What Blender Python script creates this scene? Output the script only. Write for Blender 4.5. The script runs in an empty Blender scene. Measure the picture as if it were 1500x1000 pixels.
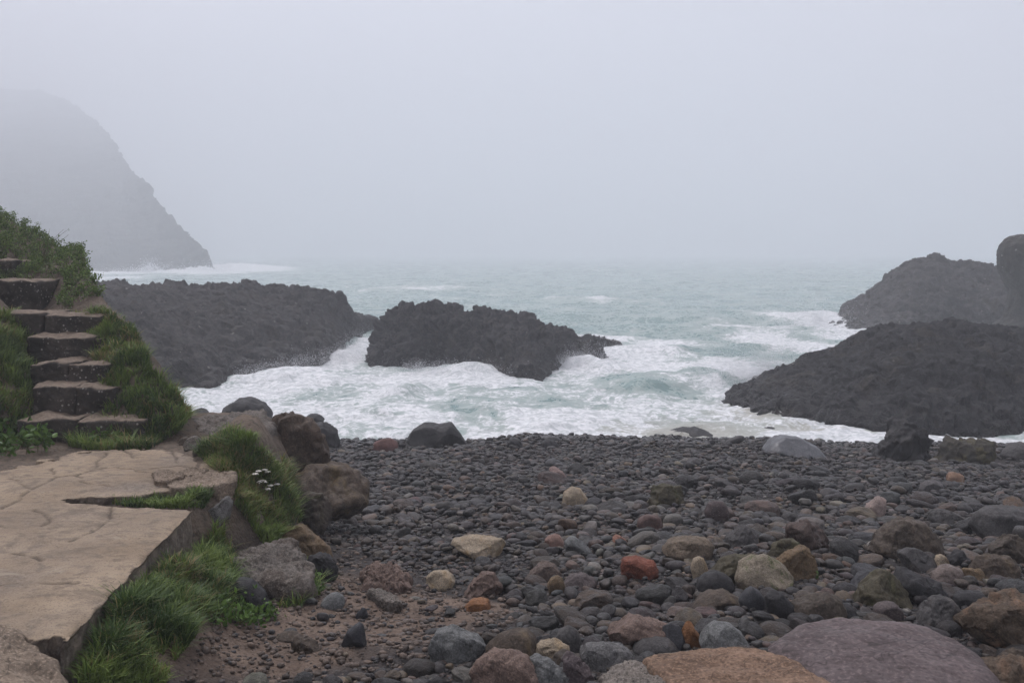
import bpy, bmesh, math, random
import numpy as np
from mathutils import Vector, Matrix

random.seed(7)
RNG = np.random.default_rng(11)
scene = bpy.context.scene
COL = scene.collection

# ------------------------------------------------------------------ camera model (pixels of the 1500x1000 photograph)
F = 1458.0
H = 3.3
PITCH = math.atan(130.0 / F)
CP, SP = math.cos(PITCH), math.sin(PITCH)


def ray(px, py):
    u = (px - 750.0) / F
    v = (500.0 - py) / F
    return np.array([u, CP + v * SP, -SP + v * CP])


def at_z(px, py, z):
    r = ray(px, py)
    t = (z - H) / r[2]
    return np.array([r[0] * t, r[1] * t, z])


def at_y(px, py, d):
    r = ray(px, py)
    t = d / r[1]
    return np.array([r[0] * t, d, H + r[2] * t])


def proj(P):
    P = np.asarray(P, float)
    x, y, z = P[..., 0], P[..., 1], P[..., 2] - H
    dep = y * CP - z * SP
    up = y * SP + z * CP
    dep = np.where(dep < 0.05, 0.05, dep)
    return 750 + F * x / dep, 500 - F * up / dep


# ------------------------------------------------------------------ noise
_perm = np.random.default_rng(3).permutation(512).astype(np.int64)
_perm = np.concatenate([_perm, _perm, _perm])
_g = np.random.default_rng(5).normal(size=(512, 3))
_g /= np.linalg.norm(_g, axis=1)[:, None]


def perlin(P):
    P = np.asarray(P, float)
    i = np.floor(P).astype(np.int64)
    f = P - i
    i &= 255
    u = f * f * f * (f * (f * 6 - 15) + 10)
    out = np.zeros(P.shape[:-1])
    for dx in (0, 1):
        wx = u[..., 0] if dx else 1 - u[..., 0]
        for dy in (0, 1):
            wy = u[..., 1] if dy else 1 - u[..., 1]
            for dz in (0, 1):
                wz = u[..., 2] if dz else 1 - u[..., 2]
                h = _perm[_perm[_perm[(i[..., 0] + dx) & 255] + ((i[..., 1] + dy) & 255)] % 512 + ((i[..., 2] + dz) & 255)] % 512
                g = _g[h]
                out += wx * wy * wz * (g[..., 0] * (f[..., 0] - dx) + g[..., 1] * (f[..., 1] - dy) + g[..., 2] * (f[..., 2] - dz))
    return out * 1.5


def fbm(P, octv=4, lac=2.05, gain=0.5):
    P = np.asarray(P, float)
    s = np.zeros(P.shape[:-1])
    a = 1.0
    for k in range(octv):
        s += a * perlin(P + 17.3 * k)
        P = P * lac
        a *= gain
    return s


def ridged(P, octv=4, lac=2.1, gain=0.5):
    P = np.asarray(P, float)
    s = np.zeros(P.shape[:-1])
    a = 1.0
    for k in range(octv):
        s += a * (1 - 2 * np.abs(perlin(P + 9.1 * k)))
        P = P * lac
        a *= gain
    return s * 0.5


def worley(P, seed=0):
    P = np.asarray(P, float)
    i0 = np.floor(P).astype(np.int64)
    f1 = np.full(P.shape[:-1], 9.0)
    f2 = f1.copy()
    idr = np.zeros(P.shape[:-1])
    for dx in (-1, 0, 1):
        for dy in (-1, 0, 1):
            for dz in (-1, 0, 1):
                c = i0 + np.array([dx, dy, dz])
                h = _perm[(_perm[(_perm[(c[..., 0] + seed) & 255] + (c[..., 1] & 255)) % 512] + (c[..., 2] & 255)) % 512]
                o = np.stack([((h * k) % 509) / 509.0 for k in (73, 151, 331)], -1)
                d = np.linalg.norm(c + 0.1 + 0.8 * o - P, axis=-1)
                m = d < f1
                f2 = np.where(m, f1, np.minimum(f2, d))
                idr = np.where(m, ((h * 211) % 503) / 503.0, idr)
                f1 = np.where(m, d, f1)
    return f1, f2, idr


def sstep(a, b, x):
    t = np.clip((x - a) / (b - a), 0, 1)
    return t * t * (3 - 2 * t)


def P3(x, y, z=0.0):
    x = np.asarray(x, float)
    return np.stack([x, np.asarray(y, float) + 0 * x, np.zeros_like(x) + z], -1)


def inpoly(px, py, poly):
    px = np.asarray(px, float)
    py = np.asarray(py, float)
    ins = np.zeros(px.shape, bool)
    n = len(poly)
    j = n - 1
    for i in range(n):
        xi, yi = poly[i]
        xj, yj = poly[j]
        c = ((yi > py) != (yj > py)) & (px < (xj - xi) * (py - yi) / (yj - yi + 1e-12) + xi)
        ins ^= c
        j = i
    return ins


# ------------------------------------------------------------------ object helpers
def link(o, parent=None):
    COL.objects.link(o)
    if parent is not None:
        o.parent = parent
    return o


def tag(o, label=None, cat=None, group=None, kind=None):
    if label:
        o['label'] = label
    if cat:
        o['category'] = cat
    if group:
        o['group'] = group
    if kind:
        o['kind'] = kind
    return o


def mesh_np(name, V, Fc, mat=None, smooth=True, attrs=None):
    V = np.ascontiguousarray(V, dtype=np.float32)
    Fc = np.ascontiguousarray(Fc, dtype=np.int32)
    me = bpy.data.meshes.new(name)
    k = Fc.shape[1]
    me.vertices.add(len(V))
    me.vertices.foreach_set('co', V.ravel())
    me.loops.add(Fc.size)
    me.loops.foreach_set('vertex_index', Fc.ravel())
    me.polygons.add(len(Fc))
    me.polygons.foreach_set('loop_start', np.arange(0, Fc.size, k, dtype=np.int32))
    me.polygons.foreach_set('loop_total', np.full(len(Fc), k, dtype=np.int32))
    me.polygons.foreach_set('use_smooth', np.full(len(Fc), smooth, dtype=bool))
    if attrs:
        for nm, arr in attrs.items():
            arr = np.asarray(arr, dtype=np.float32)
            if arr.ndim == 1:
                a = me.attributes.new(nm, 'FLOAT', 'POINT')
                a.data.foreach_set('value', arr)
            else:
                if arr.shape[1] == 3:
                    arr = np.concatenate([arr, np.ones((len(arr), 1), np.float32)], 1)
                a = me.attributes.new(nm, 'FLOAT_COLOR', 'POINT')
                a.data.foreach_set('color', np.ascontiguousarray(arr).ravel())
    me.update(calc_edges=True)
    me.validate()
    if mat:
        me.materials.append(mat)
    return me


def obj_np(name, V, Fc, mat, parent=None, origin=None, smooth=True, attrs=None):
    V = np.asarray(V, float)
    if origin is not None:
        V = V - np.asarray(origin)
    o = bpy.data.objects.new(name, mesh_np(name, V, Fc, mat, smooth, attrs))
    if origin is not None:
        o.location = tuple(float(c) for c in origin)
    return link(o, parent)


def empty(name, loc):
    o = bpy.data.objects.new(name, None)
    o.empty_display_size = 0.1
    o.location = tuple(float(c) for c in loc)
    return link(o)


_ico = {}


def ico(n):
    if n not in _ico:
        bm = bmesh.new()
        bmesh.ops.create_icosphere(bm, subdivisions=n, radius=1.0)
        V = np.array([v.co[:] for v in bm.verts])
        Fc = np.array([[v.index for v in f.verts] for f in bm.faces])
        bm.free()
        _ico[n] = (V, Fc)
    return _ico[n]


def grid_faces(nr, nc, wrap=False):
    r = np.arange(nr - 1)[:, None]
    c = np.arange(nc if wrap else nc - 1)[None, :]
    c2 = (c + 1) % nc
    a = r * nc + c
    b = r * nc + c2
    d = (r + 1) * nc + c
    e = (r + 1) * nc + c2
    return np.stack([a, b, e, d], -1).reshape(-1, 4)


def vnormals(V, Fc):
    a = V[Fc[:, 1]] - V[Fc[:, 0]]
    b = V[Fc[:, 2]] - V[Fc[:, 0]]
    if Fc.shape[1] == 4:
        a = V[Fc[:, 2]] - V[Fc[:, 0]]
        b = V[Fc[:, 3]] - V[Fc[:, 1]]
    n = np.cross(a, b)
    N = np.zeros_like(V)
    for k in range(Fc.shape[1]):
        for c in range(3):
            N[:, c] += np.bincount(Fc[:, k], n[:, c], len(V))
    return N / (np.linalg.norm(N, axis=1)[:, None] + 1e-12)


# ------------------------------------------------------------------ materials
class NT:
    def __init__(self, name):
        self.m = bpy.data.materials.new(name)
        self.m.use_nodes = True
        self.t = self.m.node_tree
        self.b = self.t.nodes['Principled BSDF']
        self.out = self.t.nodes['Material Output']

    def n(self, typ, **kw):
        nd = self.t.nodes.new(typ)
        for k, v in kw.items():
            if k.startswith('i_'):
                nd.inputs[k[2:].replace('_', ' ')].default_value = v
            else:
                setattr(nd, k, v)
        return nd

    def l(self, a, b):
        self.t.links.new(a, b)

    def coord(self, which='Object', scale=None):
        tc = self.n('ShaderNodeTexCoord')
        o = tc.outputs[which]
        if scale is not None:
            mp = self.n('ShaderNodeMapping')
            mp.inputs['Scale'].default_value = scale
            self.l(o, mp.inputs['Vector'])
            o = mp.outputs['Vector']
        return o

    def noise(self, vec, scale, detail=5, rough=0.55, dist=0.0):
        nd = self.n('ShaderNodeTexNoise')
        nd.inputs['Scale'].default_value = scale
        nd.inputs['Detail'].default_value = detail
        nd.inputs['Roughness'].default_value = rough
        nd.inputs['Distortion'].default_value = dist
        self.l(vec, nd.inputs['Vector'])
        return nd.outputs['Fac']

    def vor(self, vec, scale, feature='F1', out='Distance', rand=1.0):
        nd = self.n('ShaderNodeTexVoronoi', feature=feature)
        nd.inputs['Scale'].default_value = scale
        nd.inputs['Randomness'].default_value = rand
        self.l(vec, nd.inputs['Vector'])
        return nd.outputs[out]

    def rng(self, val, a, b, c=0.0, d=1.0, smooth=True):
        nd = self.n('ShaderNodeMapRange', interpolation_type='SMOOTHSTEP' if smooth else 'LINEAR')
        self.l(val, nd.inputs['Value'])
        for k, v in zip(('From Min', 'From Max', 'To Min', 'To Max'), (a, b, c, d)):
            nd.inputs[k].default_value = v
        return nd.outputs['Result']

    def mix(self, f, a, b, mode='MIX'):
        nd = self.n('ShaderNodeMix', data_type='RGBA', blend_type=mode)
        for sock, v in ((nd.inputs[0], f), (nd.inputs[6], a), (nd.inputs[7], b)):
            if isinstance(v, (tuple, list)):
                sock.default_value = (*v[:3], 1.0)
            elif isinstance(v, (int, float)):
                sock.default_value = v
            else:
                self.l(v, sock)
        return nd.outputs[2]

    def math(self, op, a, b=0.0):
        nd = self.n('ShaderNodeMath', operation=op)
        for sock, v in ((nd.inputs[0], a), (nd.inputs[1], b)):
            if isinstance(v, (int, float)):
                sock.default_value = v
            else:
                self.l(v, sock)
        return nd.outputs[0]

    def attr(self, name, out='Fac'):
        nd = self.n('ShaderNodeAttribute', attribute_name=name)
        return nd.outputs[out]

    def bump(self, h, strength=0.5, dist=0.02, prev=None):
        nd = self.n('ShaderNodeBump')
        nd.inputs['Strength'].default_value = strength
        nd.inputs['Distance'].default_value = dist
        self.l(h, nd.inputs['Height'])
        if prev is not None:
            self.l(prev, nd.inputs['Normal'])
        return nd.outputs['Normal']

    def done(self, col=None, rough=None, normal=None, spec=None):
        b = self.b
        if col is not None:
            if isinstance(col, (tuple, list)):
                b.inputs['Base Color'].default_value = (*col[:3], 1)
            else:
                self.l(col, b.inputs['Base Color'])
        if rough is not None:
            if isinstance(rough, (int, float)):
                b.inputs['Roughness'].default_value = rough
            else:
                self.l(rough, b.inputs['Roughness'])
        if normal is not None:
            self.l(normal, b.inputs['Normal'])
        if spec is not None:
            b.inputs['Specular IOR Level'].default_value = spec
        return self.m


def scl(c, k):
    return tuple(x * k for x in c)


def mat_stone(name, base, accent=None, acc_amt=0.5, scale=4.0, bump=0.5, rough=0.72, moss=None, speck=None, strata=0.0, spec=0.2, bd=0.012, layer=None):
    """a stone: mottled base colour, patches of a second mineral, fine grain, optional algae and quartz specks"""
    T = NT(name)
    base, accent, moss, layer = (scl(q, 0.7) if q else None for q in (base, accent, moss, layer))
    v = T.coord('Object')
    n1 = T.noise(v, scale, 6, 0.6)
    n2 = T.noise(v, scale * 6, 6, 0.65)
    n3 = T.noise(v, scale * 30, 3, 0.6)
    c = T.mix(T.rng(n1, 0.3, 0.7), scl(base, 0.68), scl(base, 1.28))
    c = T.mix(T.rng(n2, 0.35, 0.7, 0, 0.7), c, scl(base, 0.6))
    if accent:
        na = T.noise(v, scale * 0.9, 7, 0.62, 0.6)
        c = T.mix(T.rng(na, 0.62 - 0.25 * acc_amt, 0.72 - 0.2 * acc_amt, 0, 0.9), c, accent)
    if strata:
        vs = T.coord('Object', (1.0, 1.0, 7.0))
        ns = T.noise(vs, scale * 1.4, 6, 0.6, 0.8)
        c = T.mix(T.rng(ns, 0.42, 0.62, 0, strata), c, scl(base, 0.5))
    if layer:
        vs2 = T.coord('Object', (0.7, 5.0, 5.0))
        nl = T.noise(vs2, scale * 1.3, 6, 0.62, 1.0)
        c = T.mix(T.rng(nl, 0.45, 0.6, 0, 0.75), c, layer)
    if moss:
        nm = T.noise(v, scale * 1.1, 8, 0.68, 0.3)
        c = T.mix(T.rng(nm, 0.47, 0.58, 0, 0.9), c, moss)
    c = T.mix(T.rng(n3, 0.5, 0.7, 0, 0.7), c, scl(base, 1.7))
    c = T.mix(T.rng(n3, 0.32, 0.46, 0.75, 0), c, scl(base, 0.35))
    vn = T.noise(v, scale * 0.8, 3, 0.5, 2.0)
    c = T.mix(T.rng(T.math('ABSOLUTE', T.math('SUBTRACT', vn, 0.5)), 0.0, 0.010, 0.7, 0), c, scl(base, 0.3))
    if speck:
        sp = T.vor(v, scale * 9)
        c = T.mix(T.rng(sp, 0.09, 0.16, 0.9, 0), c, speck)
    nr = T.bump(n2, bump, bd)
    nr = T.bump(n1, bump * 0.8, bd * 3, nr)
    nr = T.bump(n3, bump * 0.8, bd * 0.3, nr)
    r = T.rng(n2, 0.3, 0.7, rough - 0.12, rough + 0.1)
    return T.done(c, r, nr, spec)


def mat_cobble(name, from_object):
    T = NT(name)
    v = T.coord('Object')
    if from_object:
        base = T.n('ShaderNodeObjectInfo').outputs['Color']
        k = 3.0
        oi = T.n('ShaderNodeObjectInfo').outputs['Random']
        vm = T.n('ShaderNodeVectorMath', operation='ADD')
        T.l(v, vm.inputs[0])
        cx = T.n('ShaderNodeCombineXYZ')
        m = T.math('MULTIPLY', oi, 60.0)
        T.l(m, cx.inputs[0]); T.l(m, cx.inputs[1])
        T.l(cx.outputs[0], vm.inputs[1])
        v = vm.outputs[0]
    else:
        base = T.attr('col', 'Color')
        k = 26.0
    n1 = T.noise(v, k * 0.7, 6, 0.62, 0.4)
    n2 = T.noise(v, k * 4, 5, 0.65)
    c = T.mix(T.rng(n1, 0.35, 0.68), T.mix(0.62, base, (0.012, 0.011, 0.011)), base)
    c = T.mix(T.rng(n2, 0.48, 0.72, 0, 0.6), c, T.mix(0.3, base, (0.30, 0.27, 0.245)))
    c = T.mix(T.rng(n2, 0.42, 0.3, 0, 0.6), c, (0.008, 0.0075, 0.007))
    # thin pale mineral veins on a few faces
    nv = T.noise(v, k * 0.5, 3, 0.5, 1.5)
    vein = T.rng(T.math('ABSOLUTE', T.math('SUBTRACT', nv, 0.5)), 0.0, 0.012, 0.35, 0)
    c = T.mix(vein, c, T.mix(0.4, base, (0.3, 0.28, 0.27)))
    nr = T.bump(n2, 0.35, 0.09 if from_object else 0.006)
    nr = T.bump(n1, 0.4, 0.25 if from_object else 0.02, nr)
    r = T.rng(n1, 0.3, 0.7, 0.4, 0.75)
    if not from_object:
        r = T.math('MULTIPLY', r, T.rng(T.attr('wet'), 0, 1, 1.0, 0.5, False))
    return T.done(c, r, nr, 0.25)


def mat_blades(name, rough=0.55):
    T = NT(name)
    c = T.attr('col', 'Color')
    T.done(c, rough, None, 0.25)
    tr = T.n('ShaderNodeBsdfTranslucent')
    T.l(c, tr.inputs['Color'])
    mx = T.n('ShaderNodeMixShader')
    mx.inputs[0].default_value = 0.25
    T.l(T.b.outputs[0], mx.inputs[1])
    T.l(tr.outputs[0], mx.inputs[2])
    T.l(mx.outputs[0], T.out.inputs['Surface'])
    return T.m


def mat_sea_rock(name, base=(0.017, 0.0158, 0.016), k=1.0, light=(0.078, 0.070, 0.067)):
    T = NT(name)
    v = T.coord('Object')
    n1 = T.noise(v, 0.7 * k, 8, 0.62, 0.5)
    n2 = T.noise(v, 3.2 * k, 9, 0.7, 0.4)
    n3 = T.noise(v, 18 * k, 5, 0.65)
    vo = T.vor(v, 3.2 * k)
    cr = T.vor(v, 2.2 * k, 'DISTANCE_TO_EDGE')
    c = T.mix(T.rng(n1, 0.35, 0.68), scl(base, 0.7), scl(base, 1.6))
    c = T.mix(T.rng(n2, 0.53, 0.62, 0, 0.8), c, light)
    c = T.mix(T.rng(n3, 0.55, 0.8, 0, 0.5), c, light)
    # dull brown weed patches, and pale barnacle scabs
    nb = T.noise(v, 1.1 * k, 7, 0.65)
    c = T.mix(T.rng(nb, 0.53, 0.63, 0, 0.75), c, (0.036, 0.029, 0.020))
    sp = T.vor(v, 2.6 * k)
    sp2 = T.noise(v, 0.5 * k, 3, 0.5)
    c = T.mix(T.math('MULTIPLY', T.rng(sp, 0.07, 0.12, 0.8, 0), T.rng(sp2, 0.50, 0.58)), c, (0.24, 0.23, 0.2))
    c = T.mix(T.rng(cr, 0.0, 0.03, 0.6, 0), c, scl(base, 0.4))
    nr = T.bump(n2, 1.0, 0.2 / k)
    nr = T.bump(n3, 0.8, 0.05 / k, nr)
    nr = T.bump(vo, 0.6, 0.15 / k, nr)
    # the foot is wet from the surf
    sx = T.n('ShaderNodeSeparateXYZ')
    T.l(v, sx.inputs[0])
    wet = T.rng(T.math('ADD', sx.outputs['Z'], T.math('MULTIPLY', n1, 0.8)), 0.5, 1.3)
    rg_ = T.math('ADD', T.math('MULTIPLY', wet, 0.35), T.rng(n2, 0.3, 0.7, 0.32, 0.5))
    return T.done(c, rg_, nr, 0.25)


# ------------------------------------------------------------------ the ground
STZ_Y = [6.0, 6.78, 6.82, 7.08, 7.34, 7.82, 8.08, 8.87, 9.57, 11.0]
STZ_Z = [1.98, 2.00, 2.02, 2.16, 2.34, 2.48, 2.63, 2.80, 3.03, 3.25]


def beach_z(x, y):
    z = np.interp(y, [-40, 2, 4, 6, 9, 12, 14, 15.2, 16, 17.2, 22, 40, 700],
                  [1.9, 1.84, 1.68, 1.43, 1.05, 0.72, 0.50, 0.40, 0.24, -0.15, -1.0, -2.0, -3.5])
    n = fbm(P3(x * 0.45, y * 0.45, 2.2), 3) * 0.085 + fbm(P3(x * 1.7, y * 1.7, 7.7), 3) * 0.03
    return z + n * sstep(60, 20, y) + (0.02 * np.clip(x, -4, 2.5) - 0.032 * np.clip(x - 2.5, 0, 9)) * sstep(19, 13, y) * sstep(3, 7, y)


def ground(x, y):
    x = np.asarray(x, float)
    y = np.asarray(y, float)
    b = beach_z(x, y)
    wob = fbm(P3(x * 1.3, y * 1.3, 5.5), 4)
    # the shelf that carries the concrete path
    xe = np.interp(y, [0, 5.0, 5.6, 6.4, 7.4, 7.9, 8.6, 9.6], [-1.72, -1.72, -1.72, -1.72, -1.78, -2.05, -2.7, -3.6]) + 0.05 * wob
    wdt = np.interp(y, [5.0, 5.6, 7.5], [0.14, 0.5, 0.35])
    s = sstep(xe + wdt, xe, x)
    shelf = np.interp(y, [0, 4.9, 5.1, 5.9, 6.8, 8], [1.86, 1.86, 1.955, 1.97, 1.99, 2.0]) + 0.02 * wob
    end = sstep(9.6, 8.0, y)
    # bank beside and behind the steps
    bank_edge = np.interp(y, [6.7, 7.0, 7.3, 8.0, 9.0, 10.0, 12.0], [-2.36, -2.42, -2.5, -2.98, -3.7, -4.25, -5.2]) + 0.05 * wob
    stz = np.interp(y, STZ_Y, STZ_Z)
    rightx = np.interp(y, [6.8, 7.1, 8.0, 9.0, 9.6], [-2.56, -2.85, -3.36, -3.95, -4.5])
    leftx = np.interp(y, [6.8, 7.1, 8.0, 9.0, 9.6], [-3.45, -3.42, -3.86, -4.55, -4.95])
    hump = 0.17 * np.exp(-((x - (bank_edge * 0.45 + rightx * 0.55)) / 0.25) ** 2) * sstep(6.75, 7.1, y)
    left = np.clip(leftx - x, 0, 24)
    lz = (0.16 * (1 - np.exp(-left * 8)) + 0.5 * left) * sstep(6.45, 7.0, y - 0.05 * np.clip(left, 0, 2))
    bank = stz - 0.055 + hump + lz * 1.0 + 0.05 * wob
    tall = np.exp(-((x + 4.9) / 0.62) ** 2) * np.exp(-((y - 9.9) / 0.55) ** 2) * 0.10
    bank = bank + tall
    sb = sstep(bank_edge + 0.22, bank_edge - 0.05, x) * sstep(6.55, 6.9, y) * sstep(14.5, 11.0, y)
    low = np.where(y < 7.95, np.maximum(b, b + (shelf - b) * s), b + (shelf - b) * s * end)
    z = low + (np.maximum(bank, low) - low) * sb
    # grass tussocks
    for (cx, cy, rx, ry, h) in ((-1.50, 3.75, 0.22, 0.38, 0.20), (-1.45, 4.55, 0.20, 0.33, 0.15), (-1.78, 6.55, 0.24, 0.33, 0.14),
                                (-1.55, 6.25, 0.22, 0.33, 0.20), (-1.5, 3.1, 0.24, 0.4, 0.2), (-1.52, 5.0, 0.2, 0.28, 0.13), (-1.56, 4.45, 0.13, 0.55, 0.16)):
        z = z + h * (1 + 0.5 * wob) * np.exp(-((x - cx) / rx) ** 2 - ((y - cy) / ry) ** 2)
    return z


def ground1(x, y):
    return float(ground(np.array([x]), np.array([y]))[0])


def hit(px, py, ymax=30.0):
    """where the sight line through a pixel meets the ground"""
    r = ray(px, py)
    ys = np.linspace(2.4, ymax, 1200)
    t = ys / r[1]
    d = (H + r[2] * t) - ground(r[0] * t, ys)
    i = np.argmax(d < 0) if (d < 0).any() else len(ys) - 1
    i = max(i, 1)
    a = d[i - 1] / (d[i - 1] - d[i] + 1e-9)
    y = ys[i - 1] + (ys[i] - ys[i - 1]) * a
    t = y / r[1]
    return np.array([r[0] * t, y, H + r[2] * t])


SOIL_PX = [(330, 792), (430, 780), (500, 800), (560, 822), (640, 850), (740, 865), (760, 915), (700, 960), (560, 985), (420, 1010), (150, 1010), (180, 940), (240, 900)]


def axis(fine0, fine1, step, lo, hi, g=1.25):
    mid = list(np.arange(fine0, fine1 + 1e-6, step))
    s, v, a = step, fine0, []
    while v > lo:
        s *= g
        v -= s
        a.append(max(v, lo))
    s, v, c = step, fine1, []
    while v < hi:
        s *= g
        v += s
        c.append(min(v, hi))
    return np.array(a[::-1] + mid + c)


def build_ground():
    xs = axis(-6.0, 8.5, 0.045, -900, 900)
    ys = axis(2.2, 17.0, 0.045, -40, 1330)
    X, Y = np.meshgrid(xs, ys)
    Z = ground(X, Y)
    near = sstep(18, 15, Y)
    Z = Z + near * (0.014 * fbm(P3(X * 7, Y * 7, 1.0), 3))
    V = np.stack([X, Y, Z], -1).reshape(-1, 3)
    px, py = proj(V)
    soil = np.zeros(len(V))
    # sandy soil: soft edged region in front of the grass
    cent = [(640, 895, 120, 55), (560, 850, 80, 32), (520, 930, 110, 60), (230, 985, 150, 70), (300, 940, 190, 60), (430, 900, 120, 55), (540, 880, 90, 40), (620, 900, 90, 45), (400, 975, 200, 40), (480, 830, 80, 30)]
    for (cx, cy, rx, ry) in cent:
        c = at_z(cx, cy, 1.6)
        ex = rx * c[1] / F
        ey = ry * c[1] ** 2 / (1.7 * F)
        soil = np.maximum(soil, np.exp(-((V[:, 0] - c[0]) / ex) ** 2 - ((V[:, 1] - c[1]) / ey) ** 2))
    soil = sstep(0.25, 0.7, soil + 0.25 * fbm(V * np.array([2.2, 2.2, 0]) + 3, 4))
    b = beach_z(V[:, 0], V[:, 1])
    bank = sstep(0.05, 0.3, V[:, 2] - b) * (1 - sstep(0.3, 0.5, soil) * (V[:, 1] < 5.6) * (V[:, 0] > -1.75))
    T = NT('shingle_and_soil')
    v = T.coord('Object')
    so = T.attr('soil')
    bk = T.attr('bank')
    n1 = T.noise(v, 2.2, 6, 0.6)
    n2 = T.noise(v, 22, 6, 0.7)
    n3 = T.noise(v, 120, 4, 0.7)
    cell = T.math('MULTIPLY', T.vor(v, 55, 'F1', 'Color'), 1.0)
    dist = T.vor(v, 55, 'F1', 'Distance')
    grav = T.mix(cell, (0.016, 0.0145, 0.014), (0.062, 0.052, 0.047))
    grav = T.mix(T.rng(n2, 0.4, 0.7, 0, 0.6), grav, (0.03, 0.026, 0.025))
    soilc = T.mix(T.rng(n1, 0.3, 0.7), (0.115, 0.080, 0.058), (0.195, 0.142, 0.105))
    soilc = T.mix(T.rng(n2, 0.42, 0.7, 0, 0.8), soilc, (0.07, 0.048, 0.037))
    soilc = T.mix(T.rng(n3, 0.5, 0.75, 0, 0.7), soilc, (0.18, 0.14, 0.11))
    bankc = T.mix(T.rng(n1, 0.35, 0.65), (0.095, 0.07, 0.05), (0.16, 0.122, 0.09))
    bankc = T.mix(T.rng(n2, 0.45, 0.65, 0, 0.8), bankc, (0.05, 0.04, 0.03))
    bankc = T.mix(T.rng(n3, 0.5, 0.8, 0, 0.6), bankc, (0.2, 0.165, 0.13))
    c = T.mix(so, grav, soilc)
    c = T.mix(bk, c, bankc)
    nr = T.bump(T.math('SUBTRACT', 1.0, dist), 0.6, 0.018)
    nr = T.bump(n2, 0.7, 0.03, nr)
    nr = T.bump(n3, 0.6, 0.008, nr)
    m = T.done(c, 0.85, nr, 0.25)
    o = obj_np('beach', V, grid_faces(len(ys), len(xs)), m, attrs={'soil': soil, 'bank': bank})
    tag(o, 'sloping storm beach of dark shingle with a sandy earth bank', 'beach', kind='structure')


build_ground()

# ------------------------------------------------------------------ sea
SEA_BLOBS = [  # px, py, rx, ry, foam
    (330, 585, 130, 32, 0.75), (420, 560, 90, 16, 0.95), (500, 528, 36, 30, 1.0), (470, 600, 140, 36, 0.62), (600, 553, 100, 10, 0.9),
    (700, 555, 70, 13, 0.95), (620, 610, 160, 40, 0.58), (800, 615, 160, 40, 0.58), (860, 535, 80, 12, 1.0), (930, 520, 80, 16, 0.85),
    (1000, 540, 110, 14, 0.95), (1075, 545, 60, 22, 1.0), (940, 600, 120, 30, 0.5), (720, 646, 260, 9, 0.75), (1000, 650, 200, 8, 0.85), (1050, 620, 90, 20, 0.5),
    (1230, 636, 130, 11, 0.85), (1420, 640, 110, 10, 0.95), (1190, 468, 60, 18, 0.85), (1260, 488, 70, 10, 0.8), (880, 492, 60, 6, 0.8), (960, 500, 130, 8, 0.55),
    (1150, 500, 70, 20, 0.8), (220, 397, 130, 4, 0.95), (330, 397, 90, 4, 0.9), (140, 408, 50, 5, 0.8), (1060, 575, 40, 20, 0.6),
    (990, 508, 70, 6, 0.6), (540, 500, 14, 14, 1.0), (1090, 480, 90, 14, 0.45), (250, 602, 60, 14, 0.8), (800, 650, 100, 6, 0.8),
]


def sea_height(X, Y):
    far = sstep(26, 40, Y)
    z = 0.10 * fbm(P3(X * 0.42, Y * 0.6, 0.3), 4) + 0.045 * fbm(P3(X * 1.6, Y * 2.2, 4.3), 3)
    z += far * 0.16 * fbm(P3(X * 0.10, Y * 0.24, 8.3), 3)
    swell = np.sin(Y * 0.75 + 2.2 * perlin(P3(X * 0.05, Y * 0.05, 3.0)) + 0.05 * X)
    z += far * 0.20 * np.maximum(swell, -0.4) ** 1 * (0.5 + 0.8 * perlin(P3(X * 0.08, Y * 0.1, 6.0)))
    z -= 0.10 * (1 - ridged(P3(X * 0.9, Y * 1.25, 1.3), 3)) * sstep(15, 18, Y) * 0.6
    for (px, py, rx, ry, h) in ((945, 566, 60, 9, 0.30), (590, 575, 32, 8, 0.22), (690, 548, 60, 9, 0.28), (430, 556, 90, 8, 0.25),
                                (850, 536, 50, 7, 0.3), (1050, 560, 70, 10, 0.3), (950, 516, 90, 5, 0.28), (500, 525, 24, 14, 0.25),
                                (1200, 470, 60, 8, 0.3), (720, 600, 60, 9, 0.12), (540, 600, 60, 9, 0.12), (840, 625, 80, 8, 0.12),
                                (620, 428, 110, 4, 0.45), (900, 445, 120, 4, 0.35), (330, 396, 60, 3, 1.2)):
        c = at_z(px, py, 0.0)
        ex = rx * c[1] / F
        ey = ry * c[1] ** 2 / (H * F)
        wx = (X - c[0]) / ex
        wy = (Y - c[1] - 0.6 * ey * perlin(P3(X * 1.2, Y * 0.2, 3.1))) / ey
        wy = np.where(wy > 0, wy * 0.7, wy * 1.5)
        z += h * np.exp(-wx ** 2 - wy ** 2)
    return z


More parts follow.
